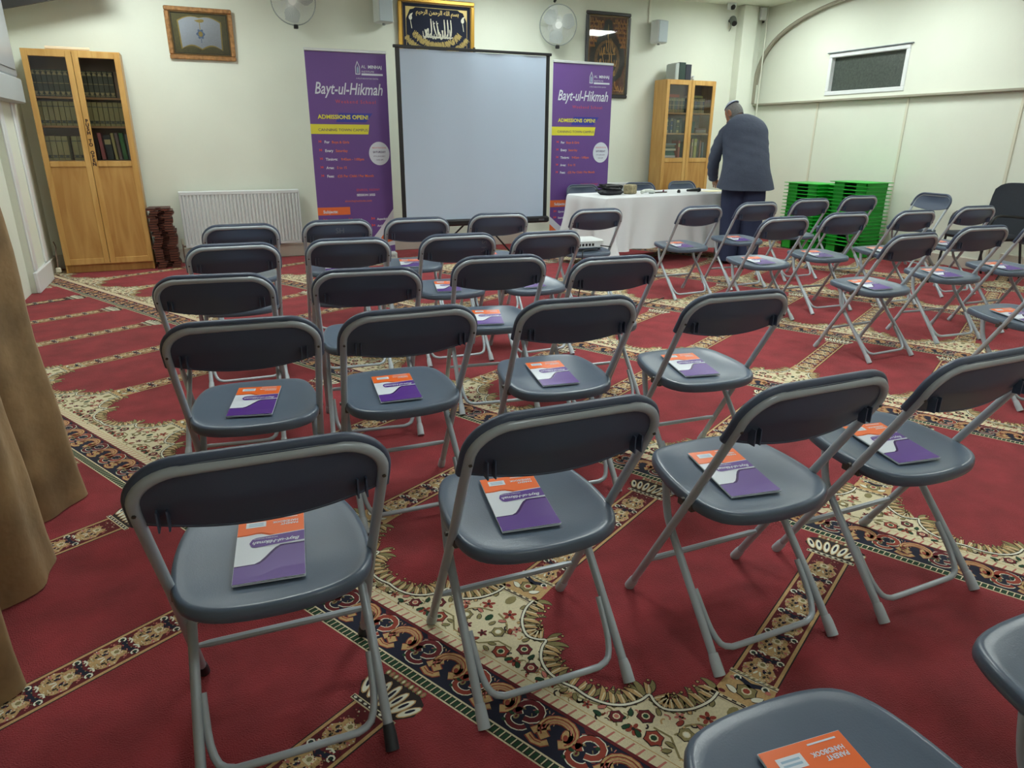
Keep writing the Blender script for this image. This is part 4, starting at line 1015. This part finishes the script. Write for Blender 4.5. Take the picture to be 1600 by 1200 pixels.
# ------------------------------------------------------------------ roll-up banners
bpur = mat('banner_purple', (104, 72, 142), .42, noise=.03, nscale=4); bor = mat('banner_orange', (226, 112, 58), .4); byel = mat('banner_yellow', (222, 216, 66), .4)
bwh = mat('banner_white', (214, 220, 232), .4); bbl = mat('banner_blue', (52, 58, 160), .4); brd = mat('banner_red', (212, 78, 80), .4)
bsil = mat('banner_silver', (206, 212, 214), .3, metal=.3)
def banner(x, y, W_, H_, label, rz_):
    t_ = thing('roll_up_banner', label, 'banner', (x, y, .003), rz_)
    b = MB(); z0 = .10
    def fn(l): return lambda u, v: ((u-.5)*W_, -.006-.0006*l, z0+v*(H_-z0))
    b.box((-W_/2,-.006,z0),(W_/2,-.004,H_),bwh)
    P = lambda pts, m, l: b.flat(pts, m, fn(l))
    n = 24
    def cur(u): return .175-.02*u-.125*math.sin(math.pi*(.08+.86*u))**1.2*(1 if u < .55 else 1)+.12*max(0,u-.62)**1.1*2.2
    for i in range(n):
        a, c = i/n, (i+1)/n; P([(a,cur(a)),(c,cur(c)),(c,1),(a,1)], bpur, 1)
        P([(a,.01),(c,.01),(c,max(.012,cur(c)-.045-.01*c)),(a,max(.012,cur(a)-.045-.01*a))], bor, 1)
    P([(0,.0),(1,.0),(1,.06),(.75,.035),(.5,.02),(0,.045)], bwh, 2); P([(.25,.0),(1,.0),(1,.035),(.7,.018)], bpur, 3)
    def T(txt, u, v, s, m, l=3, al='LEFT', sh=0, bold=0, xs=1, ys=1, sp_=1):
        f_ = fn(l); text_polys(txt, s, lambda a, c: f_(u+a/W_, v+c/(H_-z0)), m, b, al, sh, xs, bold, sp_, ys)
    T('AL', .68, .925, .042, bwh); T('MINHAJ', .765, .925, .042, bwh, bold=.0012)
    T('INSTITUTE', .68, .905, .024, bwh, xs=1.15); P([(.68,.892),(.95,.892),(.95,.901),(.68,.901)], bwh, 3); T('A MULTI-EDUCATION CENTRE', .61, .874, .0165, bwh, xs=1.0)
    # arch-shaped logo
    for (u0, u1, v0, v1) in ((.605,.613,.895,.93),(.655,.663,.895,.93),(.605,.663,.895,.899)): P([(u0,v0),(u1,v0),(u1,v1),(u0,v1)], bwh, 3)
    P([(.605,.93),(.613,.93),(.634,.951),(.634,.958)], bwh, 3); P([(.655,.93),(.663,.93),(.634,.958),(.634,.951)], bwh, 3)
    P([(.625,.902),(.645,.902),(.645,.925),(.634,.934),(.625,.925)], pblue, 3)
    T('Bayt-ul-Hikmah', .08, .800, .112, bwh, 3, 'LEFT', .28, .0012, 1.0, 1.42)
    T('Weekend School', .33, .758, .048, brd, 3, 'LEFT', 0, 0, 1.02, 1, 1.25)
    P([(.32,.668),(.70,.668),(.79,.712),(.70,.712),(.36,.712)], bbl, 2); T('ADMISSIONS OPEN!', .10, .683, .056, byel, 4, bold=.0016, xs=1.05)
    P([(.0,.610),(.72,.610),(.74,.657),(.0,.657)], byel, 3); T('CANNING TOWN CAMPUS', .09, .624, .038, mat('banner_ink',(70,60,110),.4), 5, xs=1.1)
    for i, (a, c) in enumerate((('For','Boys & Girls'),('Every','Saturday'),('Timings:','9:45am - 1:00pm'),('Ages:','5 to 15'),('Fees:','£25 Per Child / Per Month'))):
        v = .565-i*.042; T(a, .155, v, .037, bwh, 3, bold=.0012); T(c, .155+.0205*len(a)+.030, v, .036, bor, 3, bold=.0006)
        P([(.08,v+.001),(.10,v+.009),(.08,v+.017),(.086,v+.009)], brd, 3); P([(.102,v+.004),(.118,v+.004),(.118,v+.014),(.102,v+.014)], brd, 3)
    f_ = fn(3); b.add([f_(.85+.135*math.cos(i*math.pi/18), .515+.135*W_/(H_-z0)*1.08*math.sin(i*math.pi/18)) for i in range(36)], [tuple(range(36))], bwh)
    T('REGISTRATION', .85, .540, .022, brd, 5, 'CENTER'); T('SATURDAY', .85, .518, .027, mat('banner_ink',(70,60,110),.4), 5, 'CENTER', 0, .0008); T('4TH JANUARY', .85, .498, .020, mat('banner_ink',(70,60,110),.4), 5, 'CENTER'); T('10:00 AM', .85, .480, .020, mat('banner_ink',(70,60,110),.4), 5, 'CENTER')
    T('ENROL NOW!', .52, .325, .036, brd, 3, xs=1.1); T('SESSION 2025', .52, .300, .032, bwh, 3, bold=.0012, xs=1.05); T('alminhajinstitute.com', .36, .270, .034, bor, 3)
    P([(0,.205),(.42,.205),(.42,.245),(0,.245)], bor, 2); T('Subjects:', .07, .215, .044, bwh, 4, bold=.0014)
    for i, wd in enumerate(('Quran','Hadith','Aqeedah','Seerah','Tajweed','Arabic')):
        u, v = (.14, .47, .77)[i % 3], .172-(i//3)*.036; T(wd, u, v, .032, bwh, 3, bold=.001); P([(u-.075,v+.0),(u-.05,v+.009),(u-.075,v+.018)], brd, 3); P([(u-.047,v+.004),(u-.03,v+.004),(u-.03,v+.014),(u-.047,v+.014)], brd, 3)
    b.build('printed_panel', t_, False)
    MB().bbox((-W_/2-.004,-.016,H_-.012),(W_/2+.004,.006,H_+.016),.004,bsil).build('top_rail', t_)
    ba = MB().bbox((-W_/2-.01,-.07,.0),(W_/2+.01,.07,.095),.012,bsil); ba.build('base_cassette', t_)
    b = MB(); text_polys('MINHAJ', .03, lambda a, c: (W_/2-.12+a, -.0708, .045+c), mat('banner_ink',(70,60,110),.4), b); b.build('lettering', t_, False)
    MB().tube([(0,.02,.09),(0,.02,H_)], .008, bsil, 8).build('pole', t_)
    return t_
banner(1.565, 7.75, .82, 2.14, 'purple roll-up banner left of the projection screen', R(-2))
banner(4.35, 7.77, .82, 2.155, 'purple roll-up banner between the screen and the white table', R(2))

# ------------------------------------------------------------------ table with white cloth
TA, TL, TD, TH = R(8), 2.04, .70, .74
TX, TY = 3.82, 6.24     # front left corner
tb = thing('folding_table', 'long folding table hidden under a white cloth', 'table', (TX, TY, .003), TA)
MB().bbox((.01,.01,TH-.035),(TL-.01,TD-.01,TH-.004),.006,mat('table_grey_top',(150,150,146),.5)).build('tabletop', tb)
for sx in (.25, TL-.25):
    for sy in (.10, TD-.10): MB().tube([(sx,sy,0),(sx,sy,TH-.036)], .0125, metm, 8).build('leg', tb)
cl = mat('white_table_cloth', (212, 216, 220), .85, bump=.1, bscale=200)
per = []
def addside(a, b_, n):
    for i in range(n): per.append((a[0]+(b_[0]-a[0])*i/n, a[1]+(b_[1]-a[1])*i/n))
addside((0,0),(TL,0),120); addside((TL,0),(TL,TD),36); addside((TL,TD),(0,TD),80); addside((0,TD),(0,0),40)
cx, cy = TL/2, TD/2
rows = []
for k, s_ in enumerate((0, .6, .96, 1)):
    rows.append([(cx+(x-cx)*s_, cy+(y-cy)*s_, TH+.004) for x, y in per])
H0 = TH+.002
for j in range(1, 12):
    t_j = j/11; row = []
    for i, (x, y) in enumerate(per):
        u = i/len(per)
        ex = -1 if x <= 1e-6 else (1 if x >= TL-1e-6 else 0); ey = -1 if y <= 1e-6 else (1 if y >= TD-1e-6 else 0)
        L_ = math.hypot(ex, ey) or 1
        edge_d = min(x if ey else 9, TL-x if ey else 9, y if ex else 9, TD-y if ex else 9)
        fold = .5+.5*math.sin(u*96+1.6*math.sin(u*21)+t_j*2.4*math.sin(u*17))
        cornerf = max(0, 1-edge_d/.22)
        off = .006+t_j*(.010+(.045+.06*(x < .9))*fold+.10*cornerf*t_j)
        if ey == 1: off *= .45
        bot_z = .15+.03*math.sin(u*14)+.03*math.sin(u*5+1)
        z = H0-(H0-bot_z)*(1-(1-t_j)**1.15)
        row.append((x+ex/L_*off, y+ey/L_*off, z))
    rows.append(row)
b = MB().grid(rows, cl, True); b.add(rows[0], [tuple(range(len(per)-1,-1,-1))], cl)
o = b.build('tablecloth', None, ang=70); o.location = (TX, TY, .003); o.rotation_euler = (0,0,TA)
md = o.modifiers.new('subsurf', 'SUBSURF'); md.levels = 1; md.render_levels = 1
tag(o, 'white cloth draped over the long table at the front', 'tablecloth')
def tpos(u, v, z=.0): c, s = math.cos(TA), math.sin(TA); return (TX+c*u-s*v, TY+s*u+c*v, TH+.0075+z)
o = MB()
random.seed(11)
for k in range(7):
    o.tube(catmull([(random.uniform(-.15,.15), random.uniform(-.09,.09), .02+.018*k*.6+random.uniform(0,.03)) for _ in range(7)], 5, True), .009, black, 6, closed=True)
o.bbox((-.15,-.09,0),(.13,.09,.055),.025,mat('dark_bag_nylon',(36,38,44),.7,bump=.4,bscale=30))
o = o.build('cable_bag'); o.location = tpos(.34,.34); o.rotation_euler = (0,0,.3); tag(o, 'black bag heaped with looped cables on left end of table', 'bag')
o = MB().bbox((-.07,-.05,0),(.07,.05,.10),.01,mat('kraft_wrapping',(150,140,108),.7,noise=.4,nscale=40)).build('paper_packet'); o.location = tpos(.60,.33); o.rotation_euler = (0,0,.5); tag(o, 'brown paper packet beside the black cables on the table', 'packet')
crum = MB().tube(catmull([(0,0,.02),(.05,.02,.03),(.10,-.02,.035),(.16,.01,.02),(.13,.05,.02)],5), [.02]*21, mat('clear_wrap',(206,212,206),.4), 8); o = crum.build('plastic_wrapper'); o.location = tpos(.70,.25); tag(o, 'crumpled pale wrapper right of the paper packet', 'wrapper')
o = MB().tube([(0,0,.008),(.24,.01,.008)], .007, mat('dark_pen',(70,66,60),.5), 8).build('pen'); o.location = tpos(.86,.30); tag(o, 'dark thin rod lying on the tablecloth', 'pen')
t_ = thing('microphone', 'black handheld microphone lying on the white tablecloth', 'microphone', tpos(1.42,.18,.026), TA+.1)
MB().tube([(-.11,0,0),(-.02,0,0),(.07,0,0)], [.013,.017,.020], black, 12).build('body', t_)
MB().lathe([(.0,0),(.02,.004),(.026,.02),(.024,.04),(.0,.05)], mat('mic_grille',(40,42,46),.5,metal=.5,bump=.5,bscale=400), 14, Matrix.Translation((.068,0,0)) @ Matrix.Rotation(R(90),4,'Y')).build('grille', t_)
o = MB().lathe([(.018,0),(.020,.012),(.014,.034),(.0,.038)], black, 12).build('round_weight'); o.location = tpos(1.21,.20); tag(o, 'small round black object left of the microphone', 'cap')
o = MB().lathe([(.012,0),(.013,.01),(.007,.03),(.0,.032)], mat('plum_plastic',(110,40,76),.4), 12).build('small_stopper'); o.location = tpos(1.07,.30); tag(o, 'tiny plum coloured cap on the tablecloth', 'cap')
o = MB().box((-.15,-.1,0),(.15,.1,.003),mat('cream_paper',(224,218,186),.6)).build('paper_sheet'); o.location = tpos(1.78,.22,.001); o.rotation_euler = (0,0,TA-.1); tag(o, 'cream sheet of paper on the table in front of the man', 'paper')

# ------------------------------------------------------------------ green plastic stacks
grn = mat('green_plastic', (34, 176, 54), .35)
def make_tray(label, group, base=False):
    t_ = thing('stacking_tray', label, 'tray', (0,0,0), 0, group)
    L_, D_ = .47, .34; hgt = .125 if base else .034; p = .038
    MB().bbox((-D_/2-p,-L_/2-p,hgt),(D_/2+p,L_/2+p,hgt+.008),.002,grn).build('top', t_)
    for sy in (-1, 1):
        y0, y1 = (-L_/2, -L_/2+.15) if sy < 0 else (L_/2-.15, L_/2)
        g_ = MB(); g_.bbox((-D_/2, y0, 0), (-D_/2+.022, y1, hgt), .003, grn); g_.bbox((-D_/2, y0 if sy < 0 else y1-.02, 0), (D_/2, y0+.02 if sy < 0 else y1, hgt), .003, grn)
        g_.bbox((D_/2-.022, y0, 0), (D_/2, y1, hgt), .003, grn); g_.build('leg', t_, False)
    return t_
tray_ = None
for si, (x, y, n, nm) in enumerate(((7.08, 6.66, 17, 'left'), (7.20, 6.06, 18, 'right'))):
    z = .0035
    for k in range(n):
        grp = 'green trays in the %s stack' % nm; lb = 'green plastic tray in the %s of two stacks by the right wall' % nm
        if k == n-1: lb = 'topmost green plastic tray of the %s stack' % nm
        if k == 0:
            o = make_tray('bottom green plastic tray of the %s stack, its legs on the carpet' % nm, grp, True); o.location = (x, y, z); z += .1355; continue
        if tray_ is None: tray_ = make_tray(lb, grp); tray_.location = (x, y, z)
        else: dup(tray_, (x+random.uniform(-.004,.004), y+random.uniform(-.004,.004), z), random.uniform(-.01,.01), lb, grp)
        z += .0425

# ------------------------------------------------------------------ black padded chair
blk = mat('black_upholstery', (34, 40, 50), .8, noise=.1, nscale=60, bump=.15, bscale=300)
t_ = thing('visitor_chair', 'black padded visitor chair at the right edge by the wall', 'chair', (7.20, 4.42, .003), R(75))
def pad(lo, hi, r):
    return MB().bbox(lo, hi, r, blk)
o = pad((-.25,-.085,.40),(.25,.36,.46),.028).build('seat', t_, ang=50)
b = MB(); rows = []
for j in range(9):
    v = j/8; z = .385+.545*v; hw = .255*(1-.0*v); rr = []
    for i in range(13):
        u = -1+i/6; k_ = 1-(max(0, v-.72)/.28)**3*.22-(max(0,.15-v)/.15)**2*.08
        rr.append((u*hw*k_, -.13-.07*v-.03*(1-u*u), z-(.03*abs(u)**4 if v > .9 else 0)))
    rows.append(rr)
b.grid(rows, blk, flip=True); b.grid([[(x,y+.045,z) for x,y,z in r_] for r_ in rows], blk)
ed = rows[0]+[r_[-1] for r_ in rows[1:]]+rows[-1][-2::-1]+[r_[0] for r_ in rows[-2:0:-1]]
b.grid([ed, [(x,y+.045,z) for x,y,z in ed]], blk, True); b.build('backrest', t_, ang=50)
for sx in (-1, 1):
    MB().tube(catmull([(sx*.25,.33,.0),(sx*.25,.30,.40),(sx*.25,.26,.62),(sx*.25,.10,.64),(sx*.25,-.10,.62)],4), .012, black, 8).build('armrest', t_, ang=60)
    MB().tube([(sx*.24,-.20,.0),(sx*.24,-.10,.40),(sx*.24,-.13,.60)], .011, black, 8).build('leg', t_, ang=60)

# ------------------------------------------------------------------ curtain
cvm = mat('brown_velvet', (134, 108, 74), .85, noise=.3, nscale=6, bump=.6, bscale=14, sheen=.5)
def curtain(y0, y1, x, label, seed, nf, amp, flare):
    rnd = random.Random(seed); rows = []; N_ = 110
    ph = [rnd.uniform(0,6.28) for _ in range(4)]
    for j in range(30):
        v = j/29; z = .006+(ZC-.03)*v; row = []
        spread = 1+flare*(1-v)**1.5
        for i in range(N_+1):
            u = i/N_; y = (y0+y1)/2+(u-.5)*(y1-y0)*spread
            f = math.sin(u*nf*2*math.pi+ph[0]+.5*math.sin(v*2.2+ph[1]))*amp+math.sin(u*nf*4.3*math.pi+ph[2]+v*1.2)*amp*.30
            f *= .75+.35*(1-v); wr = .008*math.sin(v*26+u*9+ph[3])*math.sin(v*9+u*17)
            row.append((x+f+wr+.06*(1-v)**3, y+.015*math.sin(v*7+u*20), z))
        rows.append(row)
    b = MB().grid(rows, cvm); b.grid([[(p[0]-.006, p[1], p[2]) for p in r_] for r_ in rows], cvm, flip=True)
    o = b.build('curtain', None, ang=80); return tag(o, label, 'curtain')
curtain(.9, 2.98, -.72, 'long brown velvet curtain hanging to the carpet at the left edge', 4, 4.6, .105, .11)

# ------------------------------------------------------------------ the man
MX, MY = 5.46, 6.10
d_ = Vector((MX, MY, 0)).normalized()
man = thing('person', 'grey haired man in dark suit and skullcap bending over the white table', 'person', (MX, MY, .003), math.atan2(d_.y, d_.x)-math.pi/2)
skin = mat('skin', (150, 104, 78), .55); suit = mat('dark_blue_suit', (58, 67, 86), .8, noise=.08, nscale=80, bump=.5, bscale=14, sheen=.2); trs = mat('navy_trousers', (38, 48, 78), .85, bump=.3, bscale=9); hairm = mat('grey_hair', (112, 112, 112), .8, noise=.3, nscale=120)
def skinmesh(name, verts, edges, radii, m, parent, root=0, sub=2):
    me = bpy.data.meshes.new(name); me.from_pydata(verts, edges, []); me.materials.append(m)
    o = bpy.data.objects.new(name, me); COL.objects.link(o); o.parent = parent
    md = o.modifiers.new('skin', 'SKIN'); md.use_smooth_shade = True; md.branch_smoothing = .6
    for i, r_ in enumerate(radii):
        sv = me.skin_vertices[0].data[i]; sv.radius = r_ if isinstance(r_, tuple) else (r_, r_); sv.use_root = (i == root)
    s_ = o.modifiers.new('subsurf', 'SUBSURF'); s_.levels = sub; s_.render_levels = sub
    dg = bpy.context.evaluated_depsgraph_get(); dg.update(); ev = o.evaluated_get(dg)
    nm = bpy.data.meshes.new_from_object(ev); o.modifiers.clear(); o.data = nm
    if not nm.materials: nm.materials.append(m)
    nm.polygons.foreach_set('use_smooth', [True]*len(nm.polygons)); return o
# body: pelvis, spine, neck, arms to the wrists, legs to the feet
V = [(0,0,.96),(-.01,.05,1.12),(-.04,.12,1.28),(-.07,.18,1.42),(-.10,.22,1.48),(-.13,.25,1.52),
     (-.24,.17,1.43),(-.315,.12,1.18),(-.31,.30,.90),
     (.06,.28,1.38),(.10,.34,1.16),(.06,.50,.92),
     (-.08,0,.86),(-.09,.03,.48),(-.10,-.02,.09),(-.11,.10,.05),
     (.10,0,.86),(.11,.02,.48),(.12,-.03,.09),(.12,.10,.05)]
E = [(0,1),(1,2),(2,3),(3,4),(4,5),(3,6),(6,7),(7,8),(3,9),(9,10),(10,11),(0,12),(12,13),(13,14),(14,15),(0,16),(16,17),(17,18),(18,19)]
Rr = [.11,.11,.11,.10,.06,.055,.055,.042,.028,.055,.042,.028,.065,.055,.042,.035,.065,.055,.042,.035]
skinmesh('body', V, E, Rr, skin, man)
# head: sculpted ellipsoid facing down-left, part of the figure
hd = Vector((-.185,.318,1.590)); look = Vector((-.62,.50,-.60)).normalized()
zx = look.cross(Vector((0,0,1))).normalized(); hu = zx.cross(look).normalized()
def hp(r_, f, u): return hd+zx*r_+look*f+hu*u
b = MB(); rows = []
for j in range(17):
    th = math.pi*j/16; rr = []
    for i in range(24):
        a = 2*math.pi*i/24; x, y, z = math.sin(th)*math.cos(a), math.sin(th)*math.sin(a), math.cos(th)
        f, r_, u = y*.100, x*.077, z*.125
        if u < 0: r_ *= 1-.35*(-u/.125)**1.5; f = f*(1-.12*(-u/.125)) + (.012*(-u/.125) if y > 0 else .02*(-u/.125))
        if y > .75 and -.35 < z < .1: f += .016*math.exp(-(x/.22)**2)       # nose
        if y > .6 and .05 < z < .25 and .15 < abs(x) < .5: f -= .008           # eye sockets
        rr.append(tuple(hp(r_, f, u)))
    rows.append(rr)
b.grid(rows, skin, True)
b.tube([tuple(hp(0,.095,-.005)), tuple(hp(0,.116,-.030)), tuple(hp(0,.100,-.042))], [.008,.014,.010], skin, 8)
b.tube([tuple(hp(-.024,.088,-.068)), tuple(hp(0,.099,-.066)), tuple(hp(.024,.088,-.068))], [.004,.007,.004], mat('lips',(130,74,66),.5), 6)
for sx in (-1, 1):
    b.lathe([(.0,-.012),(.011,-.006),(.0125,0),(.009,.007),(0,.009)], mat('eye_white',(210,205,200),.3), 10, Matrix.Translation(hp(sx*.030,.082,.018)))
    ear = [tuple(hp(sx*(.076+.012*math.sin(a*.5)), -.008+.020*math.cos(a), -.006+.034*math.sin(a))) for a in [i*math.pi/8 for i in range(16)]]
    b.tube(ear, .0075, skin, 6, closed=True); b.add(ear, [tuple(range(16))], skin)
b.tube([tuple(hp(0,-.02,-.06)), tuple(hp(0,-.055,-.14)), (-.125,.225,1.50)], [.055,.054,.062], skin, 14)
ho = b.build('head', man, ang=80)
# hair, beard and cap
b = MB(); rows = []
for j in range(11):
    th = math.pi*(.10+.56*j/10); rr = []
    for i in range(25):
        a = math.pi*(1.0+ -.08)+(math.pi*1.16)*i/24
        x, y, z = math.sin(th)*math.cos(a), math.sin(th)*math.sin(a), math.cos(th)
        rr.append(tuple(hp(x*.081, y*.105-.002, z*.130)))
    rows.append(rr)
b.grid(rows, hairm, flip=True); b.build('hair', man, ang=80)
b = MB(); rows = []
for j in range(6):
    th = math.pi*(.62+.33*j/5); rr = []
    for i in range(17):
        a = math.pi*(-.08+1.16*i/16); x, y, z = math.sin(th)*math.cos(a), math.sin(th)*math.sin(a), math.cos(th)
        rr.append(tuple(hp(x*.074, y*.112+.006, z*.138-.004)))
    rows.append(rr)
b.grid(rows, mat('white_beard',(196,196,192),.85), flip=True); b.build('beard', man, ang=80)
capw = mat('knitted_cap', (176,184,200), .9, noise=.2, nscale=60)
b = MB(); rows = []
for j in range(8):
    th = .02+R(50)*j/7; rr = []
    for i in range(24):
        a = 2*math.pi*i/24; rr.append(tuple(hp(math.sin(th)*math.cos(a)*.088, math.sin(th)*math.sin(a)*.110-.012, math.cos(th)*.138)))
    rows.append(rr)
b.grid(rows, capw, True); b.tube([tuple(Vector(p)) for p in rows[-1]], .004, mat('cap_band',(90,100,140),.8), 6, closed=True); b.build('skullcap', man, ang=80)
# jacket torso by lofted rings
def ring(c, rx, ry, yaw, n=28, pw=.85):
    out_ = []
    for i in range(n):
        a = 2*math.pi*i/n; x, y = math.copysign(abs(math.cos(a))**pw, math.cos(a))*rx, math.copysign(abs(math.sin(a))**pw, math.sin(a))*ry
        out_.append((c[0]+x*math.cos(yaw)-y*math.sin(yaw), c[1]+x*math.sin(yaw)+y*math.cos(yaw), c[2]+c[3]*(y)))
    return out_
YW = R(14)
J = [((.020,.005,.82,.10),.305,.215),((.020,.005,.88,.08),.288,.200),((.010,.01,.99,.05),.258,.180),((.0,.04,1.10,.02),.244,.168),((-.018,.09,1.21,-.10),.242,.162),((-.035,.13,1.31,-.22),.242,.155),((-.045,.155,1.405,-.26),.238,.142),((-.055,.182,1.485,-.30),.196,.112),((-.072,.202,1.540,-.30),.128,.080),((-.088,.214,1.562,-.30),.080,.062)]
JJ = catmull([tuple(c)+(rx, ry) for c, rx, ry in J], 6)
def wr(row, t):
    cx_ = sum(p[0] for p in row)/len(row); cy_ = sum(p[1] for p in row)/len(row); o_ = []
    for i, (x, y, z) in enumerate(row):
        a = 2*math.pi*i/len(row); k_ = .0045*math.sin(52*z+5*math.cos(a*1.5+1)+22*x)*math.sin(9*z+5*a+1)*(.3+.9*math.exp(-((z-1.22)/.13)**2))+.006*math.sin(a*5+z*9)*max(0, 1.05-z)*3
        d0 = math.hypot(x-cx_, y-cy_) or 1; o_.append((x+(x-cx_)/d0*k_, y+(y-cy_)/d0*k_, z))
    return o_
b = MB().grid([wr(ring(q[:4], q[4], q[5], YW, 56), 0) for q in JJ], suit, True)
b.grid([[(p[0]*.97,p[1]*.97,p[2]+.003) for p in ring(J[0][0], .295, .205, YW)], [(p[0]*.97,p[1]*.97,p[2]) for p in ring(J[2][0], .245, .165, YW)]], suit, True, True)
jo = b.build('jacket', man, ang=80)
sd = jo.modifiers.new('subsurf', 'SUBSURF'); sd.levels = 1; sd.render_levels = 1
def sleeve(pts, rad):
    p = catmull(pts, 5); r_ = []
    for i in range(len(p)):
        t = i/(len(p)-1)*(len(rad)-1); k = min(len(rad)-2, int(t)); r_.append(rad[k]+(rad[k+1]-rad[k])*(t-k)+.005*math.sin(i*2.1))
    MB().tube(p, r_, suit, 16).build('sleeve', man, ang=80)
sleeve([(-.12,.19,1.42),(-.215,.165,1.405),(-.290,.13,1.28),(-.330,.12,1.14),(-.345,.20,1.00),(-.335,.30,.905)], [.080,.082,.074,.068,.060,.050])
sleeve([(.0,.22,1.40),(.085,.235,1.375),(.145,.27,1.26),(.155,.31,1.14),(.13,.42,1.02),(.08,.49,.93)], [.080,.084,.074,.068,.060,.050])
for side, wrist, dirv in ((-1, Vector((-.332,.31,.895)), Vector((.05,.12,-.13))), (1, Vector((.07,.50,.92)), Vector((-.05,.12,-.14)))):
    dirv.normalize(); sidev = dirv.cross(Vector((0,0,1))).normalized()*1; nrm = sidev.cross(dirv)
    base = len([0]); vv = [tuple(wrist-dirv*.03), tuple(wrist+dirv*.02), tuple(wrist+dirv*.055)]; ee = [(0,1),(1,2)]; rd = [.024,(.033,.018),(.036,.016)]
    for k, (o_, ln) in enumerate(((-.030,.062),(-.010,.072),(.010,.068),(.029,.054))):
        p0 = wrist+dirv*.072+sidev*o_; p1 = p0+dirv*ln*.5+nrm*.006; p2 = p0+dirv*ln-nrm*.012
        i0 = len(vv); vv += [tuple(p0), tuple(p1), tuple(p2)]; ee += [(2,i0),(i0,i0+1),(i0+1,i0+2)]; rd += [.0095,.0088,.0072]
    p0 = wrist+dirv*.02+sidev*.036*(-side); p1 = p0+dirv*.03+sidev*.022*(-side); p2 = p1+dirv*.026
    i0 = len(vv); vv += [tuple(p0), tuple(p1), tuple(p2)]; ee += [(1,i0),(i0,i0+1),(i0+1,i0+2)]; rd += [.013,.0105,.0085]
    skinmesh('hand', vv, ee, rd, skin, man, 1, 1)
    MB().tube([tuple(wrist-dirv*.035), tuple(wrist+dirv*.004)], .036, mat('white_shirt',(200,206,214),.7), 14).build('shirt_cuff', man)
# trousers
def leg_loft(cx, cy, s):
    rr = []
    for z, r1, r2_, dx, dy in ((.035,.115,.125,0,0),(.10,.112,.118,0,.0),(.30,.112,.115,0,.02),(.50,.118,.122,0,.03),(.72,.135,.140,-s*.01,.015),(.86,.140,.150,-s*.02,0),(.95,.125,.13,-s*.03,0.01)):
        rr.append([(cx+dx+r1*math.cos(2*math.pi*i/20)*(1+.05*math.sin(3*2*math.pi*i/20+z*5)), cy+dy+r2_*math.sin(2*math.pi*i/20), z) for i in range(20)])
    return rr
b = MB()
for s in (-1, 1): b.grid(leg_loft(.015+s*.108, .0, s), trs, True)
b.build('trousers', man, ang=80)
for s in (-1, 1):
    MB().bbox((.015+s*.11-.05,-.10,.0),(.015+s*.11+.05,.20,.075),.03,black).build('shoe', man, ang=50)
